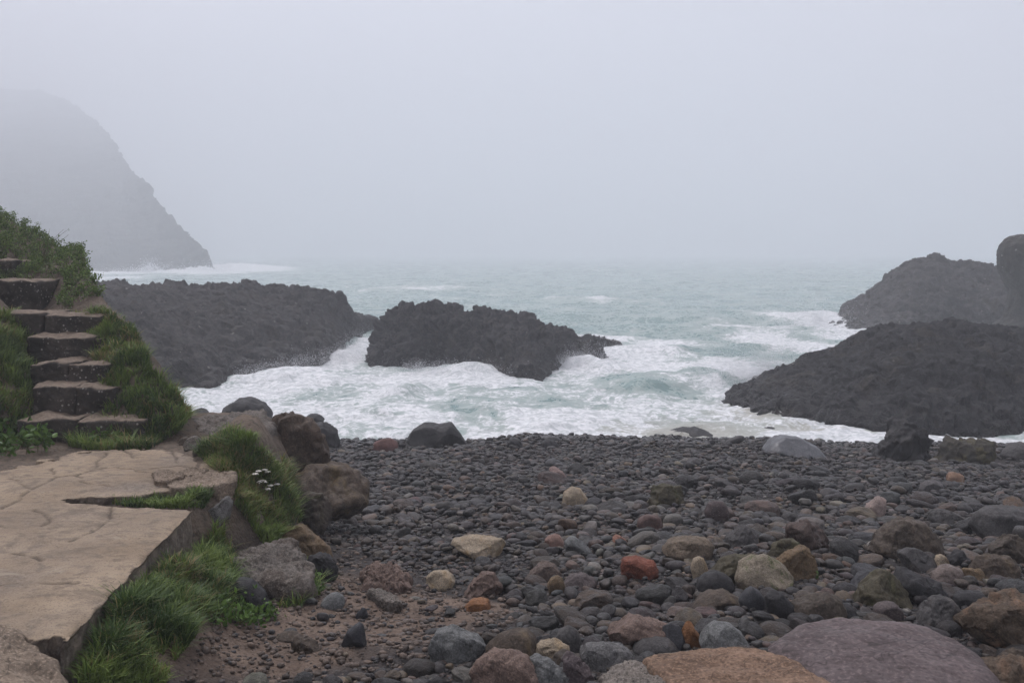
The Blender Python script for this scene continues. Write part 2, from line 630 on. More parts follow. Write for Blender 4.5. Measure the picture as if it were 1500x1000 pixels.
def build_sea():
    ys = [13.0]
    while ys[-1] < 1330:
        y = ys[-1]
        ys.append(y + max(0.05, 0.5 * y * y / (H * F)) if y < 60 else y * 1.012 + 0.3)
    ys = np.array(ys)
    us = np.linspace(-1, 1, 620)
    hw = np.interp(ys, [13, 30, 640, 1340], [13, 24, 420, 900])
    X = us[None, :] * hw[:, None]
    Y = np.repeat(ys[:, None], len(us), 1)
    Z = sea_height(X, Y)
    foam = 0.10 + 0.06 * fbm(P3(X * 0.1, Y * 0.15, 1), 3)
    for (px, py, rx, ry, w) in SEA_BLOBS:
        c = at_z(px, py, 0.0)
        ex = rx * c[1] / F
        ey = ry * c[1] ** 2 / (H * F)
        foam = np.maximum(foam, w * np.exp(-(((X - c[0]) / ex) ** 2 + ((Y - c[1]) / ey) ** 2) ** 1.3))
    bay = sstep(34, 26, Y) * (0.42 + 0.30 * fbm(P3(X * 0.22, Y * 0.4, 6.6), 4))
    foam = np.maximum(foam, bay)
    crest = sstep(0.12, 0.3, Z - 0.05) * sstep(24, 34, Y) * 0.25
    foam = np.clip(foam + crest, 0, 1)
    # clear green water on the faces of the two little waves
    for (px, py, rx, ry, w) in ((945, 568, 55, 9, 0.9), (595, 577, 30, 8, 0.55), (740, 571, 60, 6, 0.4), (690, 600, 50, 8, 0.3)):
        c = at_z(px, py, 0.0)
        foam *= 1 - w * np.exp(-(((X - c[0]) / (rx * c[1] / F)) ** 2 + ((Y - c[1]) / (ry * c[1] ** 2 / (H * F))) ** 2))
    sandy = np.zeros_like(X)
    for (px, py, rx, ry) in ((1000, 630, 190, 22), (1200, 625, 120, 18), (1100, 605, 70, 20), (850, 645, 200, 8)):
        c = at_z(px, py, 0.0)
        sandy = np.maximum(sandy, np.exp(-(((X - c[0]) / (rx * c[1] / F)) ** 2 + ((Y - c[1]) / (ry * c[1] ** 2 / (H * F))) ** 2)))
    T = NT('sea_water')
    v = T.coord('Object', (0.85, 0.75, 1.0))
    fo = T.attr('foam')
    sa = T.attr('sandy')
    n0 = T.noise(v, 0.55, 7, 0.62, 0.9)
    n1 = T.noise(v, 1.5, 9, 0.66, 1.6)
    n2 = T.noise(v, 7.0, 6, 0.65, 0.8)
    ridge = T.math('SUBTRACT', 1.0, T.math('MULTIPLY', T.math('ABSOLUTE', T.math('SUBTRACT', n1, 0.5)), 7.0))
    lace = T.math('ADD', T.math('MULTIPLY', n0, 0.85), T.math('MULTIPLY', ridge, 0.20))
    lace = T.math('ADD', lace, T.math('MULTIPLY', n2, 0.34))
    s = T.math('ADD', lace, T.math('MULTIPLY', fo, 0.62))
    thin = T.rng(s, 0.72, 0.96)
    thick = T.rng(s, 0.92, 1.06)
    deep = T.mix(T.rng(n0, 0.3, 0.7), (0.13, 0.22, 0.205), (0.20, 0.29, 0.265))
    deep = T.mix(sa, deep, (0.30, 0.285, 0.235))
    milky = T.mix(T.math('MULTIPLY', sa, 0.7), (0.33, 0.385, 0.365), (0.40, 0.375, 0.32))
    c = T.mix(thin, deep, milky)
    c = T.mix(thick, c, T.mix(T.rng(n2, 0.35, 0.65), (0.44, 0.47, 0.47), (0.76, 0.77, 0.77)))
    nr = T.bump(n2, 0.35, 0.06)
    nr = T.bump(n1, 0.5, 0.15, nr)
    r = T.math('ADD', T.math('MULTIPLY', thin, 0.45), 0.22)
    m = T.done(c, r, nr, 0.4)
    V = np.stack([X, Y, Z], -1).reshape(-1, 3)
    o = obj_np('sea', V, grid_faces(len(ys), len(us)), m, attrs={'foam': foam.ravel(), 'sandy': sandy.ravel()})
    tag(o, 'pale green sea with white surf washing between the rocks', 'sea', kind='structure')


build_sea()


# ------------------------------------------------------------------ sea rocks: a loft from the front waterline over a ridge to the back
def resample(pts, n):
    pts = np.asarray(pts, float)
    d = np.concatenate([[0], np.cumsum(np.linalg.norm(np.diff(pts, axis=0), axis=1))])
    t = np.linspace(0, d[-1], n)
    return np.stack([np.interp(t, d, pts[:, k]) for k in range(pts.shape[1])], 1)


def sea_rock(name, front_px, ridge_px, back, label, mat, nu=260, nv=150, amp=0.25, fr=1.0, face=(1.15, 0.75), sink=0.6, cat='rock', kind=None, jag=0.5, group=None, warp=0.0):
    Fp = resample([np.append(at_z(px, py, 0.0)[:2], -sink) for px, py in front_px], nu)
    Rp = resample([at_y(px, py, d) for px, py, d in ridge_px], nu)
    wb = np.interp(np.linspace(0, 1, nu), [0, 0.12, 0.5, 0.88, 1], [0.25, 0.75, 1, 0.75, 0.25])
    Bp = Rp.copy()
    Bp[:, 1] = np.maximum(Rp[:, 1] + back * wb, Fp[:, 1] + 0.3)
    Bp[:, 2] = -sink
    if face is None:                       # a receding hillside: its far side runs back inland
        Bp[:, 0] = Rp[:, 0] * Bp[:, 1] / Rp[:, 1] * 1.06
    t = np.linspace(0, 1, nv // 2)
    h = t if face is None else 1 - np.cos(t * np.pi / 2) ** face[0]
    v = t ** 1.06 if face is None else np.sin(t * np.pi / 2) ** face[1]
    A = Fp[:, None, :] + (Rp - Fp)[:, None, :] * np.stack([h, h, v], 1)[None]
    t2 = np.linspace(1, 0, nv - nv // 2)
    h2 = 1 - np.cos(t2 * np.pi / 2) ** 1.3
    v2 = np.sin(t2 * np.pi / 2) ** 0.8
    B = Bp[:, None, :] + (Rp - Bp)[:, None, :] * np.stack([h2, h2, v2], 1)[None]
    G = np.concatenate([A, B[:, 1:]], 1)
    nc = G.shape[1]
    V = G.reshape(-1, 3)
    Fc = grid_faces(nu, nc)
    N = vnormals(V, Fc)
    if N[:, 2].mean() < 0:
        N = -N
        Fc = Fc[:, ::-1]
    s = abs(hash(label)) % 97 if False else sum(map(ord, label)) % 97
    Q = V * fr + s
    # bedding joints: blocky steps plus crags
    dsp = 0.9 * fbm(Q * 0.55, 3) + jag * ridged(Q * 1.3, 4) - 0.25 * jag + 0.35 * fbm(Q * 4.2, 4) + 0.12 * ridged(Q * 11.0, 3)
    blk = perlin(Q * np.array([1.1, 1.1, 2.6]) + 40)
    dsp = dsp + 0.45 * (np.round(blk * 3.2) / 3.2 - blk * 0.3)
    for k, (fs, am) in enumerate(((1.25, 0.85), (3.3, 0.40), (0.55, 0.5))):
        Qw = (Q + 0.25 * fbm(Q * 1.6, 2)[:, None]) * np.array([fs, fs, fs * 1.5])
        f1, f2, cid = worley(Qw, 5 + k)
        e = sstep(0.0, 0.22, f2 - f1)
        dsp = dsp + am * ((cid - 0.5) * e - 0.55 * (1 - e) + 0.3 * (0.5 - f1))
    dsp = dsp + 0.3
    near_top = np.clip(V[:, 2] / max(V[:, 2].max(), 0.1), 0, 1)
    V = V + N * (amp * dsp * (0.75 + 0.25 * near_top))[:, None]
    V[:, 2] -= amp * 0.1
    base = V.mean(0)
    base[2] = 0
    o = obj_np(name, V, Fc, mat, origin=base)
    tag(o, label, cat, group, kind)
    return o


MSEA = mat_sea_rock('wet_basalt')
MSEA2 = mat_sea_rock('wet_basalt_browner', (0.022, 0.0195, 0.018), 1.0, (0.085, 0.077, 0.072))
MSEA3 = mat_sea_rock('near_black_basalt', (0.010, 0.0095, 0.010), 1.1, (0.026, 0.024, 0.024))
SG = 'dark basalt rocks standing in the surf'
sea_rock('sea_rock', [(-60, 585), (120, 577), (230, 566), (310, 567), (345, 556), (400, 549), (440, 541), (480, 530), (500, 521), (512, 500), (517, 489)],
         [(-80, 470, 33), (-40, 415, 34), (60, 420, 34), (150, 418, 34), (205, 418, 35), (215, 415, 35), (230, 419, 35), (340, 419, 35), (350, 416, 35), (400, 422, 35), (430, 427, 35.5), (490, 431, 36), (500, 438, 36.5), (510, 455, 37.2), (517, 488, 39)],
         4.5, 'broad flat-topped basalt ledge with pale spots behind the grassy steps', MSEA2, 420, 190, 0.19, 1.0, (1.0, 0.85), group=SG)
sea_rock('sea_rock', [(538, 533), (552, 538), (575, 541), (610, 542), (645, 537), (690, 543), (725, 552), (760, 557), (790, 557), (803, 545), (830, 536), (870, 531), (900, 528)],
         [(538, 528, 29.0), (545, 502, 29.4), (556, 470, 29.8), (570, 451, 30), (600, 446, 30), (625, 446, 30), (640, 450, 30), (648, 464, 30), (655, 455, 30), (668, 451, 30), (690, 461, 30), (697, 452, 30), (715, 459, 30), (765, 466, 30), (800, 480, 30), (830, 489, 30), (850, 497, 30.2), (880, 510, 30.5), (900, 526, 31)],
         2.2, 'jagged basalt rock standing alone in the middle of the surf', MSEA, 420, 170, 0.22, 1.25, (1.1, 0.8), group=SG)
sea_rock('sea_rock', [(852, 500), (880, 508), (905, 514), (928, 518)], [(850, 498, 34.0), (865, 493, 34), (885, 495, 34), (905, 503, 33.6), (918, 512, 33.2), (928, 517, 33)],
         0.8, 'low ragged reef trailing seaward from the lone middle rock', MSEA, 130, 70, 0.11, 2.0, (1.1, 0.8), group=SG)
sea_rock('sea_rock', [(498, 490), (520, 489), (548, 486), (556, 484)], [(496, 480, 42), (508, 460, 42.3), (520, 457, 42.3), (538, 460, 42.3), (550, 466, 42.3), (557, 483, 42.3)],
         1.5, 'small basalt hump seen through the foaming gap between two rocks', MSEA, 130, 80, 0.16, 1.5, (1.1, 0.8), group=SG)
sea_rock('sea_rock', [(1072, 596), (1085, 606), (1120, 611), (1180, 617), (1240, 627), (1290, 634), (1340, 638), (1420, 634), (1500, 630), (1620, 625), (1760, 615)],
         [(1072, 590, 21.3), (1078, 576, 21.6), (1110, 559, 22.2), (1160, 538, 22.8), (1215, 515, 23.4), (1245, 505, 23.8), (1268, 490, 24), (1290, 482, 24), (1320, 477, 24), (1350, 475, 24), (1390, 473, 24), (1425, 477, 24), (1445, 475, 24), (1500, 487, 24), (1600, 500, 24), (1700, 540, 23), (1760, 600, 22)],
         3.2, 'low dark whaleback rock sloping into the surf at the beach edge', MSEA3, 430, 190, 0.145, 1.25, (1.05, 0.85), group=SG)
MDOME = mat_sea_rock('haze_lightened_island_rock', (0.034, 0.031, 0.030), 0.8, (0.11, 0.10, 0.095))  # basalt lightened: extra haze over the island is put into its colour
sea_rock('sea_rock', [(1216, 479), (1240, 481), (1300, 483), (1380, 484), (1480, 484), (1580, 482)],
         [(1216, 477, 45.5), (1240, 466, 46), (1262, 452, 46.5), (1280, 432, 47.5), (1300, 411, 48), (1325, 393, 48), (1345, 381, 48), (1365, 377, 48), (1400, 383, 48), (1440, 392, 48), (1465, 404, 48), (1490, 420, 48), (1580, 470, 47)],
         5, 'misty dome-shaped rock island beyond the dark whaleback rock', MDOME, 320, 150, 0.22, 0.8, (1.1, 0.9), group=SG)


def build_stack():
    d = 38.0
    outline = [(1456, 500), (1462, 478), (1480, 466), (1490, 440), (1493, 424), (1484, 412), (1475, 396), (1475, 368), (1484, 350), (1500, 344), (1518, 343), (1545, 352), (1570, 380), (1585, 430), (1600, 500)]
    left = resample([at_y(px, py, d) for px, py in outline[:10]], 70)
    right = resample([at_y(px, py, d) for px, py in outline[:9:-1]], 70)
    zs = np.linspace(-0.8, left[:, 2].max() - 0.01, 110)
    o1 = np.argsort(left[:, 2]); o2 = np.argsort(right[:, 2])
    xl = np.interp(zs, left[o1, 2], left[o1, 0]); xr = np.interp(zs, right[o2, 2], right[o2, 0])
    k = np.clip((zs[-1] - zs) / 0.35, 0, 1) ** 0.5
    cx, rx = (xl + xr) / 2, (xr - xl) / 2
    th = np.linspace(0, 2 * np.pi, 140, endpoint=False)
    rr = np.sqrt(k) * 1.0
    X = cx[:, None] + (rx * np.maximum(rr, 0.03))[:, None] * np.cos(th)[None]
    Yv = d + 0.4 + (1.25 * np.maximum(rr, 0.03))[:, None] * np.sin(th)[None]
    V = np.stack([X, Yv, np.repeat(zs[:, None], 140, 1)], -1).reshape(-1, 3)
    Fc = grid_faces(110, 140, True)
    top = len(V)
    V = np.concatenate([V, [[cx[-1], d + 0.4, zs[-1] + 0.02]]])
    N = vnormals(V, Fc)
    dsp = 0.6 * fbm(V * 0.9 + 5, 4) + 0.5 * ridged(V * 2.0, 4)
    V = V + N * (0.16 * dsp)[:, None]
    cap = np.array([[108 * 140 + 140 + i, 108 * 140 + 140 + (i + 1) % 140, top, top] for i in range(140)])
    me_f = np.concatenate([Fc, cap[:, :3].repeat(1, 0).take([0, 1, 2, 2], axis=1)])
    bm = bmesh.new()
    vs = [bm.verts.new(p) for p in V]
    for f in Fc:
        bm.faces.new([vs[i] for i in f])
    for i in range(140):
        bm.faces.new([vs[109 * 140 + i], vs[109 * 140 + (i + 1) % 140], vs[top]])
    bmesh.ops.recalc_face_normals(bm, faces=bm.faces)
    for f in bm.faces:
        f.smooth = True
    base = Vector((float(cx[0]), d + 0.4, 0))
    for v in bm.verts:
        v.co -= base
    me = bpy.data.meshes.new('sea_stack')
    bm.to_mesh(me)
    bm.free()
    me.materials.append(mat_sea_rock('stack_rock', (0.034, 0.032, 0.026), 1.0, (0.075, 0.07, 0.058)))
    o = link(bpy.data.objects.new('sea_stack', me))
    o.location = base
    tag(o, 'upright narrow-waisted rock stack rising behind the dark whaleback rock', 'rock stack', SG)


build_stack()

MCL = mat_sea_rock('headland_rock', (0.045, 0.043, 0.04), 0.12, (0.10, 0.10, 0.085))
sea_rock('headland', [(318, 399), (300, 400), (250, 400), (150, 400.5), (0, 401), (-250, 402), (-600, 404)],
         [(320, 398.5, 172), (311, 388, 174), (300, 366, 180), (288, 352, 188), (268, 341, 198), (240, 305, 222), (205, 262, 265), (178, 232, 320), (160, 196, 385), (135, 172, 460), (100, 150, 540), (60, 133, 610), (20, 131, 640), (-100, 125, 650), (-600, 120, 650)],
         90, 'tall sea cliff headland fading into the fog', MCL, 340, 220, 1.2, 0.07, None, sink=3, cat='headland', kind='structure')


# ------------------------------------------------------------------ sea spray
def build_spray():
    T = NT('spray_droplets')
    m = T.done((0.85, 0.86, 0.88), 0.5, None, 0.3)
    tet = np.array([[1, 1, 1], [-1, -1, 1], [-1, 1, -1], [1, -1, -1]]) / 1.732
    tf = np.array([[0, 2, 1], [0, 1, 3], [0, 3, 2], [1, 2, 3]])
    specs = [
        ('spray bursting over the seaward nose of the dark whaleback rock', 90000, [((1085, 585, 24.0), (1170, 470, 27.0), 0.6, 0.7), ((1040, 575, 24.5), (1100, 530, 26.0), 0.6, 0.35), ((1100, 565, 23.6), (1150, 545, 23.8), 0.3, 0.25)], (0.003, 0.009)),
        ('spray splashing over the tail of the lone middle rock', 60000, [((805, 540, 28.3), (900, 520, 29.5), 0.35, 0.24), ((600, 548, 27.2), (740, 548, 26.3), 0.35, 0.16)], (0.003, 0.011)),
        ('surf spray thrown up beside the misty dome-shaped island', 14000, [((1150, 482, 43), (1250, 470, 45), 0.8, 0.5), ((1180, 470, 44), (1215, 452, 45), 0.5, 0.4)], (0.005, 0.016)),
        ('surf spray along the foot of the headland', 9000, [((180, 398, 168), (320, 394, 170), 4.0, 0.7), ((300, 396, 168), (345, 390, 170), 2.5, 1.2), ((215, 398, 168), (222, 388, 169), 1.0, 0.8)], (0.03, 0.09)),
        ('spray rising along the foot of the flat-topped ledge', 50000, [((360, 556, 26.0), (500, 527, 31.0), 0.4, 0.18), ((500, 540, 29), (545, 492, 38), 0.8, 0.2)], (0.003, 0.012)),
    ]
    for label, n, segs, (r0, r1) in specs:
        per = n // len(segs)
        P = []
        for a, b, sx, sz in segs:
            A, B = at_y(*a), at_y(*b)
            t = RNG.beta(1.0, 1.5, per)[:, None]
            p = A + (B - A) * t
            p = p + RNG.normal(size=(per, 3)) * np.array([sx, sx, sz]) * (0.6 + 0.6 * t)
            g = fbm(p * 1.5, 3)
            p = p[g > RNG.uniform(-0.6, 0.5, per)]
            p[:, 2] = np.abs(p[:, 2] - 0.05) + 0.02
            P.append(p)
        P = np.concatenate(P)
        R = r0 + (r1 - r0) * RNG.random(len(P)) ** 3
        V = (P[:, None, :] + tet[None] * R[:, None, None]).reshape(-1, 3)
        Fc = (tf[None] + 4 * np.arange(len(P))[:, None, None]).reshape(-1, 3)
        o = obj_np('sea_spray', V, Fc, m)
        tag(o, label, 'spray', kind='stuff')


build_spray()


# ------------------------------------------------------------------ stones traced from the photograph
def radial(poly, c, n=720):
    """distance from c to a (star shaped) outline, by angle"""
    p = resample(np.vstack([poly, poly[:1]]), 800) - c
    a = np.arctan2(p[:, 1], p[:, 0])
    r = np.hypot(p[:, 0], p[:, 1])
    o = np.argsort(a)
    a, r = a[o], r[o]
    a = np.concatenate([a - 2 * np.pi, a, a + 2 * np.pi])
    r = np.concatenate([r, r, r])
    g = np.linspace(-np.pi, np.pi, n)
    return g, np.interp(g, a, r)


def blob(box, shape, seed):
    """an outline inside a pixel box: round, block, wedge, flat, shard or tall"""
    x0, y0, x1, y1 = box
    rr = random.Random(seed)
    w, h = x1 - x0, y1 - y0
    base = {
        'round': [(0, .6), (.06, .3), (.22, .08), (.5, 0), (.78, .08), (.94, .3), (1, .62), (.9, .9), (.7, 1), (.3, 1), (.08, .9)],
        'flat': [(0, .7), (.1, .35), (.35, .05), (.65, 0), (.9, .25), (1, .6), (.9, .95), (.5, 1), (.1, .95)],
        'block': [(0, .75), (.05, .2), (.15, .02), (.55, 0), (.9, .08), (1, .3), (.97, .85), (.85, 1), (.4, .97), (.1, 1)],
        'wedge': [(0, .85), (.15, .5), (.4, .12), (.55, 0), (.75, .1), (.95, .55), (1, .9), (.8, 1), (.3, 1)],
        'ramp': [(0, .2), (.2, 0), (.5, .12), (.8, .45), (1, .8), (.95, 1), (.5, 1), (.15, .95), (.02, .6)],
        'ramp2': [(0, .8), (.2, .45), (.5, .12), (.8, 0), (1, .2), (.98, .6), (.85, .95), (.5, 1), (.05, 1)],
        'shard': [(0, .8), (.25, .3), (.4, 0), (.55, .1), (.8, .55), (1, .9), (.7, 1), (.2, 1)],
        'tall': [(.1, .9), (0, .5), (.2, .12), (.5, 0), (.8, .15), (1, .55), (.88, .92), (.5, 1)],
    }[shape]
    out = []
    for (a, b) in base:
        out.append((x0 + w * (a + rr.uniform(-.035, .035)), y0 + h * (b + rr.uniform(-.035, .035))))
    return out


FOOT = []      # footprints already taken: x, y, radius


def stone(name, px_poly, label, cat, mat, thick=0.8, facets=5, rough=0.05, sub=5, lean=0.35, contact=None, d=None, square=0.75, seed=None, group=None, sink=0.12):
    poly = np.array(px_poly, float)
    seed = seed if seed is not None else sum(map(ord, label)) % 9973
    rr = np.random.default_rng(seed)
    xm, yb = poly[:, 0].mean(), poly[:, 1].max()
    w_px = np.ptp(poly[:, 0])
    g = hit(xm, yb) if contact is None else np.array(contact)
    if d is None:
        d = g[1]
    W = w_px * d / F
    T = W * 0.5 * thick
    dc = d + T * 0.45
    pl = np.array([at_y(px, py, dc) for px, py in poly])
    pl2 = pl[:, [0, 2]].copy()
    hh = np.ptp(pl2[:, 1])
    lowm = pl2[:, 1] < pl2[:, 1].min() + 0.25 * hh
    pl2[lowm, 1] -= sink * hh                      # bury the foot a little
    c = np.array([(pl2[:, 0].min() + pl2[:, 0].max()) / 2, pl2[:, 1].min() * 0.55 + pl2[:, 1].max() * 0.45])
    ga, gr = radial(pl2, c)
    D, Fc = ico(sub)
    th = np.arctan2(D[:, 2], D[:, 0])
    rho = np.hypot(D[:, 0], D[:, 2])
    R = np.interp(th, ga, gr)
    e = square
    rh = rho ** e
    dy = np.sign(D[:, 1]) * np.abs(D[:, 1]) ** e
    V = np.stack([np.cos(th) * R * rh, dy * T, np.sin(th) * R * rh], 1)
    size = np.array([W / 2, T, hh / 2])
    # facets: flatten against random planes that mostly face up, forward or sideways
    for k in range(facets):
        n = rr.normal(size=3)
        n[1] = n[1] * 1.5
        n /= np.linalg.norm(n)
        ext = np.max(V @ n)
        lim = ext * rr.uniform(0.58, 0.88) if abs(n[1]) > 0.5 else ext * rr.uniform(0.84, 0.97)
        s = V @ n - lim
        V = V - n[None] * (np.where(s > 0, s * 0.93, 0))[:, None]
    V[:, 1] += (V[:, 2] / max(hh, .01)) * T * lean
    N = vnormals(V, Fc)
    sz = min(W, hh * 1.5)
    q = V / sz * 2.2 + seed * 0.37
    dsp = fbm(q, 3) * rough * 1.1 + ridged(q * 2.3, 3) * rough * 0.5 + fbm(q * 7, 3) * rough * 0.28
    if facets >= 6:                        # broken rock: fractured steps between joints
        for fs, am in ((0.9, 0.9), (2.4, 0.45)):
            f1, f2, cid = worley((q + 0.3 * fbm(q * 1.5, 2)[:, None]) * fs, 3)
            e = sstep(0.0, 0.16, f2 - f1)
            dsp = dsp + am * max(rough, 0.03) * ((cid - 0.5) * e * 1.3 - 0.6 * (1 - e))
    V = V + N * (dsp * sz)[:, None]
    org = np.array([c[0], dc, pl2[:, 1].min()])
    V = V + np.array([c[0], dc, c[1]])
    o = obj_np(name, V, Fc, mat, origin=org)
    tag(o, label, cat, group)
    for t in np.linspace(-0.65, 0.65, 3):
        FOOT.append((c[0] + t * W / 2, dc, min(T, W / 2) * 0.75))
    return o


def slab(name, px_poly, z, thick, label, cat, mat, rough=0.012, tilt=(0, 0), dome=0.0, edge=0.05, nt=46, na=260, group=None, seed=1, grain=(1, 1), foot=True):
    """a flat lying stone: the outline is its plan on a (tilted) plane at height z"""
    pl = np.array([at_z(px, py, z)[:2] for px, py in px_poly])
    c = np.array([(pl[:, 0].min() + pl[:, 0].max()) / 2, (pl[:, 1].min() + pl[:, 1].max()) / 2])
    ga, gr = radial(pl, c)
    th = np.linspace(-np.pi, np.pi, na, endpoint=False)
    R = np.interp(th, ga, gr)
    R = R * (1 + 0.02 * fbm(np.stack([np.cos(th) * 4, np.sin(th) * 4, np.full(na, seed * 3.3)], 1), 4))
    W = np.ptp(pl[:, 0])
    e = min(edge, 0.5 * R.min())
    ts, off, drop = [], [], []
    for t in np.linspace(0.02, 1, nt):
        ts.append(t); off.append(-e); drop.append(0)
    for a in np.linspace(0.15, np.pi / 2, 8):
        ts.append(1); off.append(-e + e * np.sin(a)); drop.append(e * (1 - np.cos(a)))
    for k in np.linspace(0.1, 1, 14):
        ts.append(1); off.append(-0.15 * k * thick); drop.append(e + k * thick)
    ts, off, drop = map(np.array, (ts, off, drop))
    rr = np.maximum(ts[:, None] * (R[None] + off[:, None] * 1.0), 0.001)
    X = c[0] + rr * np.cos(th)[None]
    Y = c[1] + rr * np.sin(th)[None]
    Z = z - drop[:, None] + 0 * X
    Z += dome * (1 - np.clip(ts, 0, 1)[:, None] ** 2)
    Z += (X - c[0]) * tilt[0] + (Y - c[1]) * tilt[1]
    V = np.stack([X, Y, Z], -1).reshape(-1, 3)
    Fc = grid_faces(len(ts), na, True)
    V = np.concatenate([V, [[c[0], c[1], z + dome]]])
    N = vnormals(V[:-1], Fc)
    N = np.concatenate([N, [[0, 0, 1]]])
    if N[: na * 5, 2].mean() < 0:
        N = -N
        Fc = Fc[:, ::-1]
    q = V / W * 3 + seed * 1.7
    q = q * np.array([grain[0], grain[1], 1])
    dsp = fbm(q, 4) * rough * 1.3 + ridged(q * 2.2, 4) * rough * 0.9 + fbm(q * 9, 3) * rough * 0.35
    V = V + N * dsp[:, None]
    bm = bmesh.new()
    org = np.array([c[0], c[1], z - thick])
    vs = [bm.verts.new(p - org) for p in V]
    for f in Fc:
        bm.faces.new([vs[i] for i in f])
    for i in range(na):
        try:
            bm.faces.new([vs[i], vs[(i + 1) % na], vs[-1]])
        except ValueError:
            pass
    bmesh.ops.recalc_face_normals(bm, faces=bm.faces)
    for f in bm.faces:
        f.smooth = True
    me = bpy.data.meshes.new(name)
    bm.to_mesh(me)
    bm.free()
    me.materials.append(mat)
    o = link(bpy.data.objects.new(name, me))
    o.location = org
    tag(o, label, cat, group)
    if foot:
        ry = np.ptp(pl[:, 1]) / 2
        n = max(3, int(W / ry / 1.2))
        for t in np.linspace(-1, 1, n):
            FOOT.append((c[0] + t * (W / 2 - ry * 0.8), c[1], ry * 0.8))
    return o


# palettes (albedo)
BROWN = (0.085, 0.066, 0.05)
DARK = (0.034, 0.032, 0.033)
GREY = (0.085, 0.08, 0.078)
BGREY = (0.185, 0.188, 0.182)
OCHRE = (0.30, 0.21, 0.11)
CREAM = (0.42, 0.34, 0.24)
PINK = (0.20, 0.138, 0.110)
RED = (0.26, 0.085, 0.05)
PURP = (0.125, 0.098, 0.098)
OLIVE = (0.085, 0.072, 0.042)
MOSS = (0.075, 0.095, 0.022)

M_brown = mat_stone('brown_stone', BROWN, OLIVE, 0.5, 3.0, strata=0.3)
M_brown2 = mat_stone('brown_stone_ochre', (0.10, 0.075, 0.055), (0.17, 0.12, 0.06), 0.5, 4.0, strata=0.4)
M_dark = mat_stone('dark_stone', DARK, (0.06, 0.055, 0.05), 0.4, 5.0, rough=0.65, spec=0.2)
M_grey = mat_stone('grey_stone', GREY, (0.12, 0.10, 0.085), 0.5, 4.0)
M_bgrey = mat_stone('blue_grey_stone', BGREY, (0.08, 0.075, 0.065), 0.4, 5.0, strata=0.3)
M_ochre = mat_stone('ochre_stone', (0.22, 0.15, 0.085), (0.09, 0.07, 0.045), 0.55, 6.0, bump=0.8)
M_cream = mat_stone('cream_stone', CREAM, (0.30, 0.2, 0.09), 0.6, 7.0, bump=0.7)
M_pink = mat_stone('pink_stone', PINK, (0.16, 0.11, 0.09), 0.55, 5.0)
M_red = mat_stone('red_stone', RED, (0.2, 0.12, 0.09), 0.3, 6.0, strata=0.6, bump=0.9)
M_purple = mat_stone('purple_slab_stone', (0.146, 0.112, 0.109), (0.19, 0.155, 0.14), 0.35, 1.8, bump=0.45, rough=0.68)
M_orange = mat_stone('orange_slab_stone', (0.27, 0.175, 0.118), (0.20, 0.145, 0.10), 0.4, 3.0, bump=0.7, rough=0.85)
M_rust = mat_stone('rusty_stone', (0.30, 0.14, 0.06), (0.16, 0.08, 0.05), 0.4, 8.0, bump=0.7)
M_rust2 = mat_stone('rust_topped_stone', (0.11, 0.078, 0.052), (0.26, 0.15, 0.09), 0.6, 3.5, bump=0.9)
M_mossy = mat_stone('algae_stained_pale_stone', (0.27, 0.225, 0.165), None, 0, 5.0, moss=MOSS, bump=0.7)
M_olive = mat_stone('olive_stone', OLIVE, (0.12, 0.09, 0.05), 0.5, 4.0, moss=(0.055, 0.055, 0.02))
M_pit = mat_stone('pitted_pale_stone', (0.27, 0.235, 0.2), (0.2, 0.18, 0.16), 0.4, 5.0, bump=1.0, speck=(0.03, 0.027, 0.025))
M_pit2 = mat_stone('speckled_grey_stone', (0.165, 0.16, 0.155), (0.24, 0.22, 0.19), 0.35, 5.0, bump=0.8, speck=(0.06, 0.055, 0.05))
M_slate = mat_stone('slate_stone', (0.055, 0.055, 0.06), None, 0, 6.0, rough=0.6, bump=0.3)
M_wetbrown = mat_stone('damp_brown_boulder', (0.105, 0.072, 0.050), (0.15, 0.11, 0.078), 0.45, 2.4, bump=0.7, strata=0.25)
M_ochreface = mat_stone('ochre_faced_boulder', (0.10, 0.073, 0.052), (0.15, 0.105, 0.045), 0.6, 2.6, bump=0.7)
M_paletop = mat_stone('pale_topped_ledge_stone', (0.19, 0.165, 0.14), (0.115, 0.09, 0.07), 0.55, 4.0, bump=0.9)

LAND = []       # noun phrase and place of every traced stone, for describing the cobbles between them


def B(box_or_poly, shape, label, mat, phrase=None, cat='stone', name=None, **kw):
    poly = blob(box_or_poly, shape, sum(map(ord, label))) if shape else box_or_poly
    w = max(p[0] for p in poly) - min(p[0] for p in poly)
    if shape in ('block', 'wedge', 'ramp', 'ramp2', 'shard') or (shape is None and kw.get('facets', 0) >= 5):
        kw['facets'] = kw.get('facets', 5) + 5
    kw.setdefault('sub', 5 if w > 45 else 4)
    o = stone(name or ('boulder' if w > 55 else 'stone'), poly, label, cat if w <= 55 else 'boulder', mat, **kw)
    if phrase:
        LAND.append((phrase, o.location.x, o.location.y))
    return o


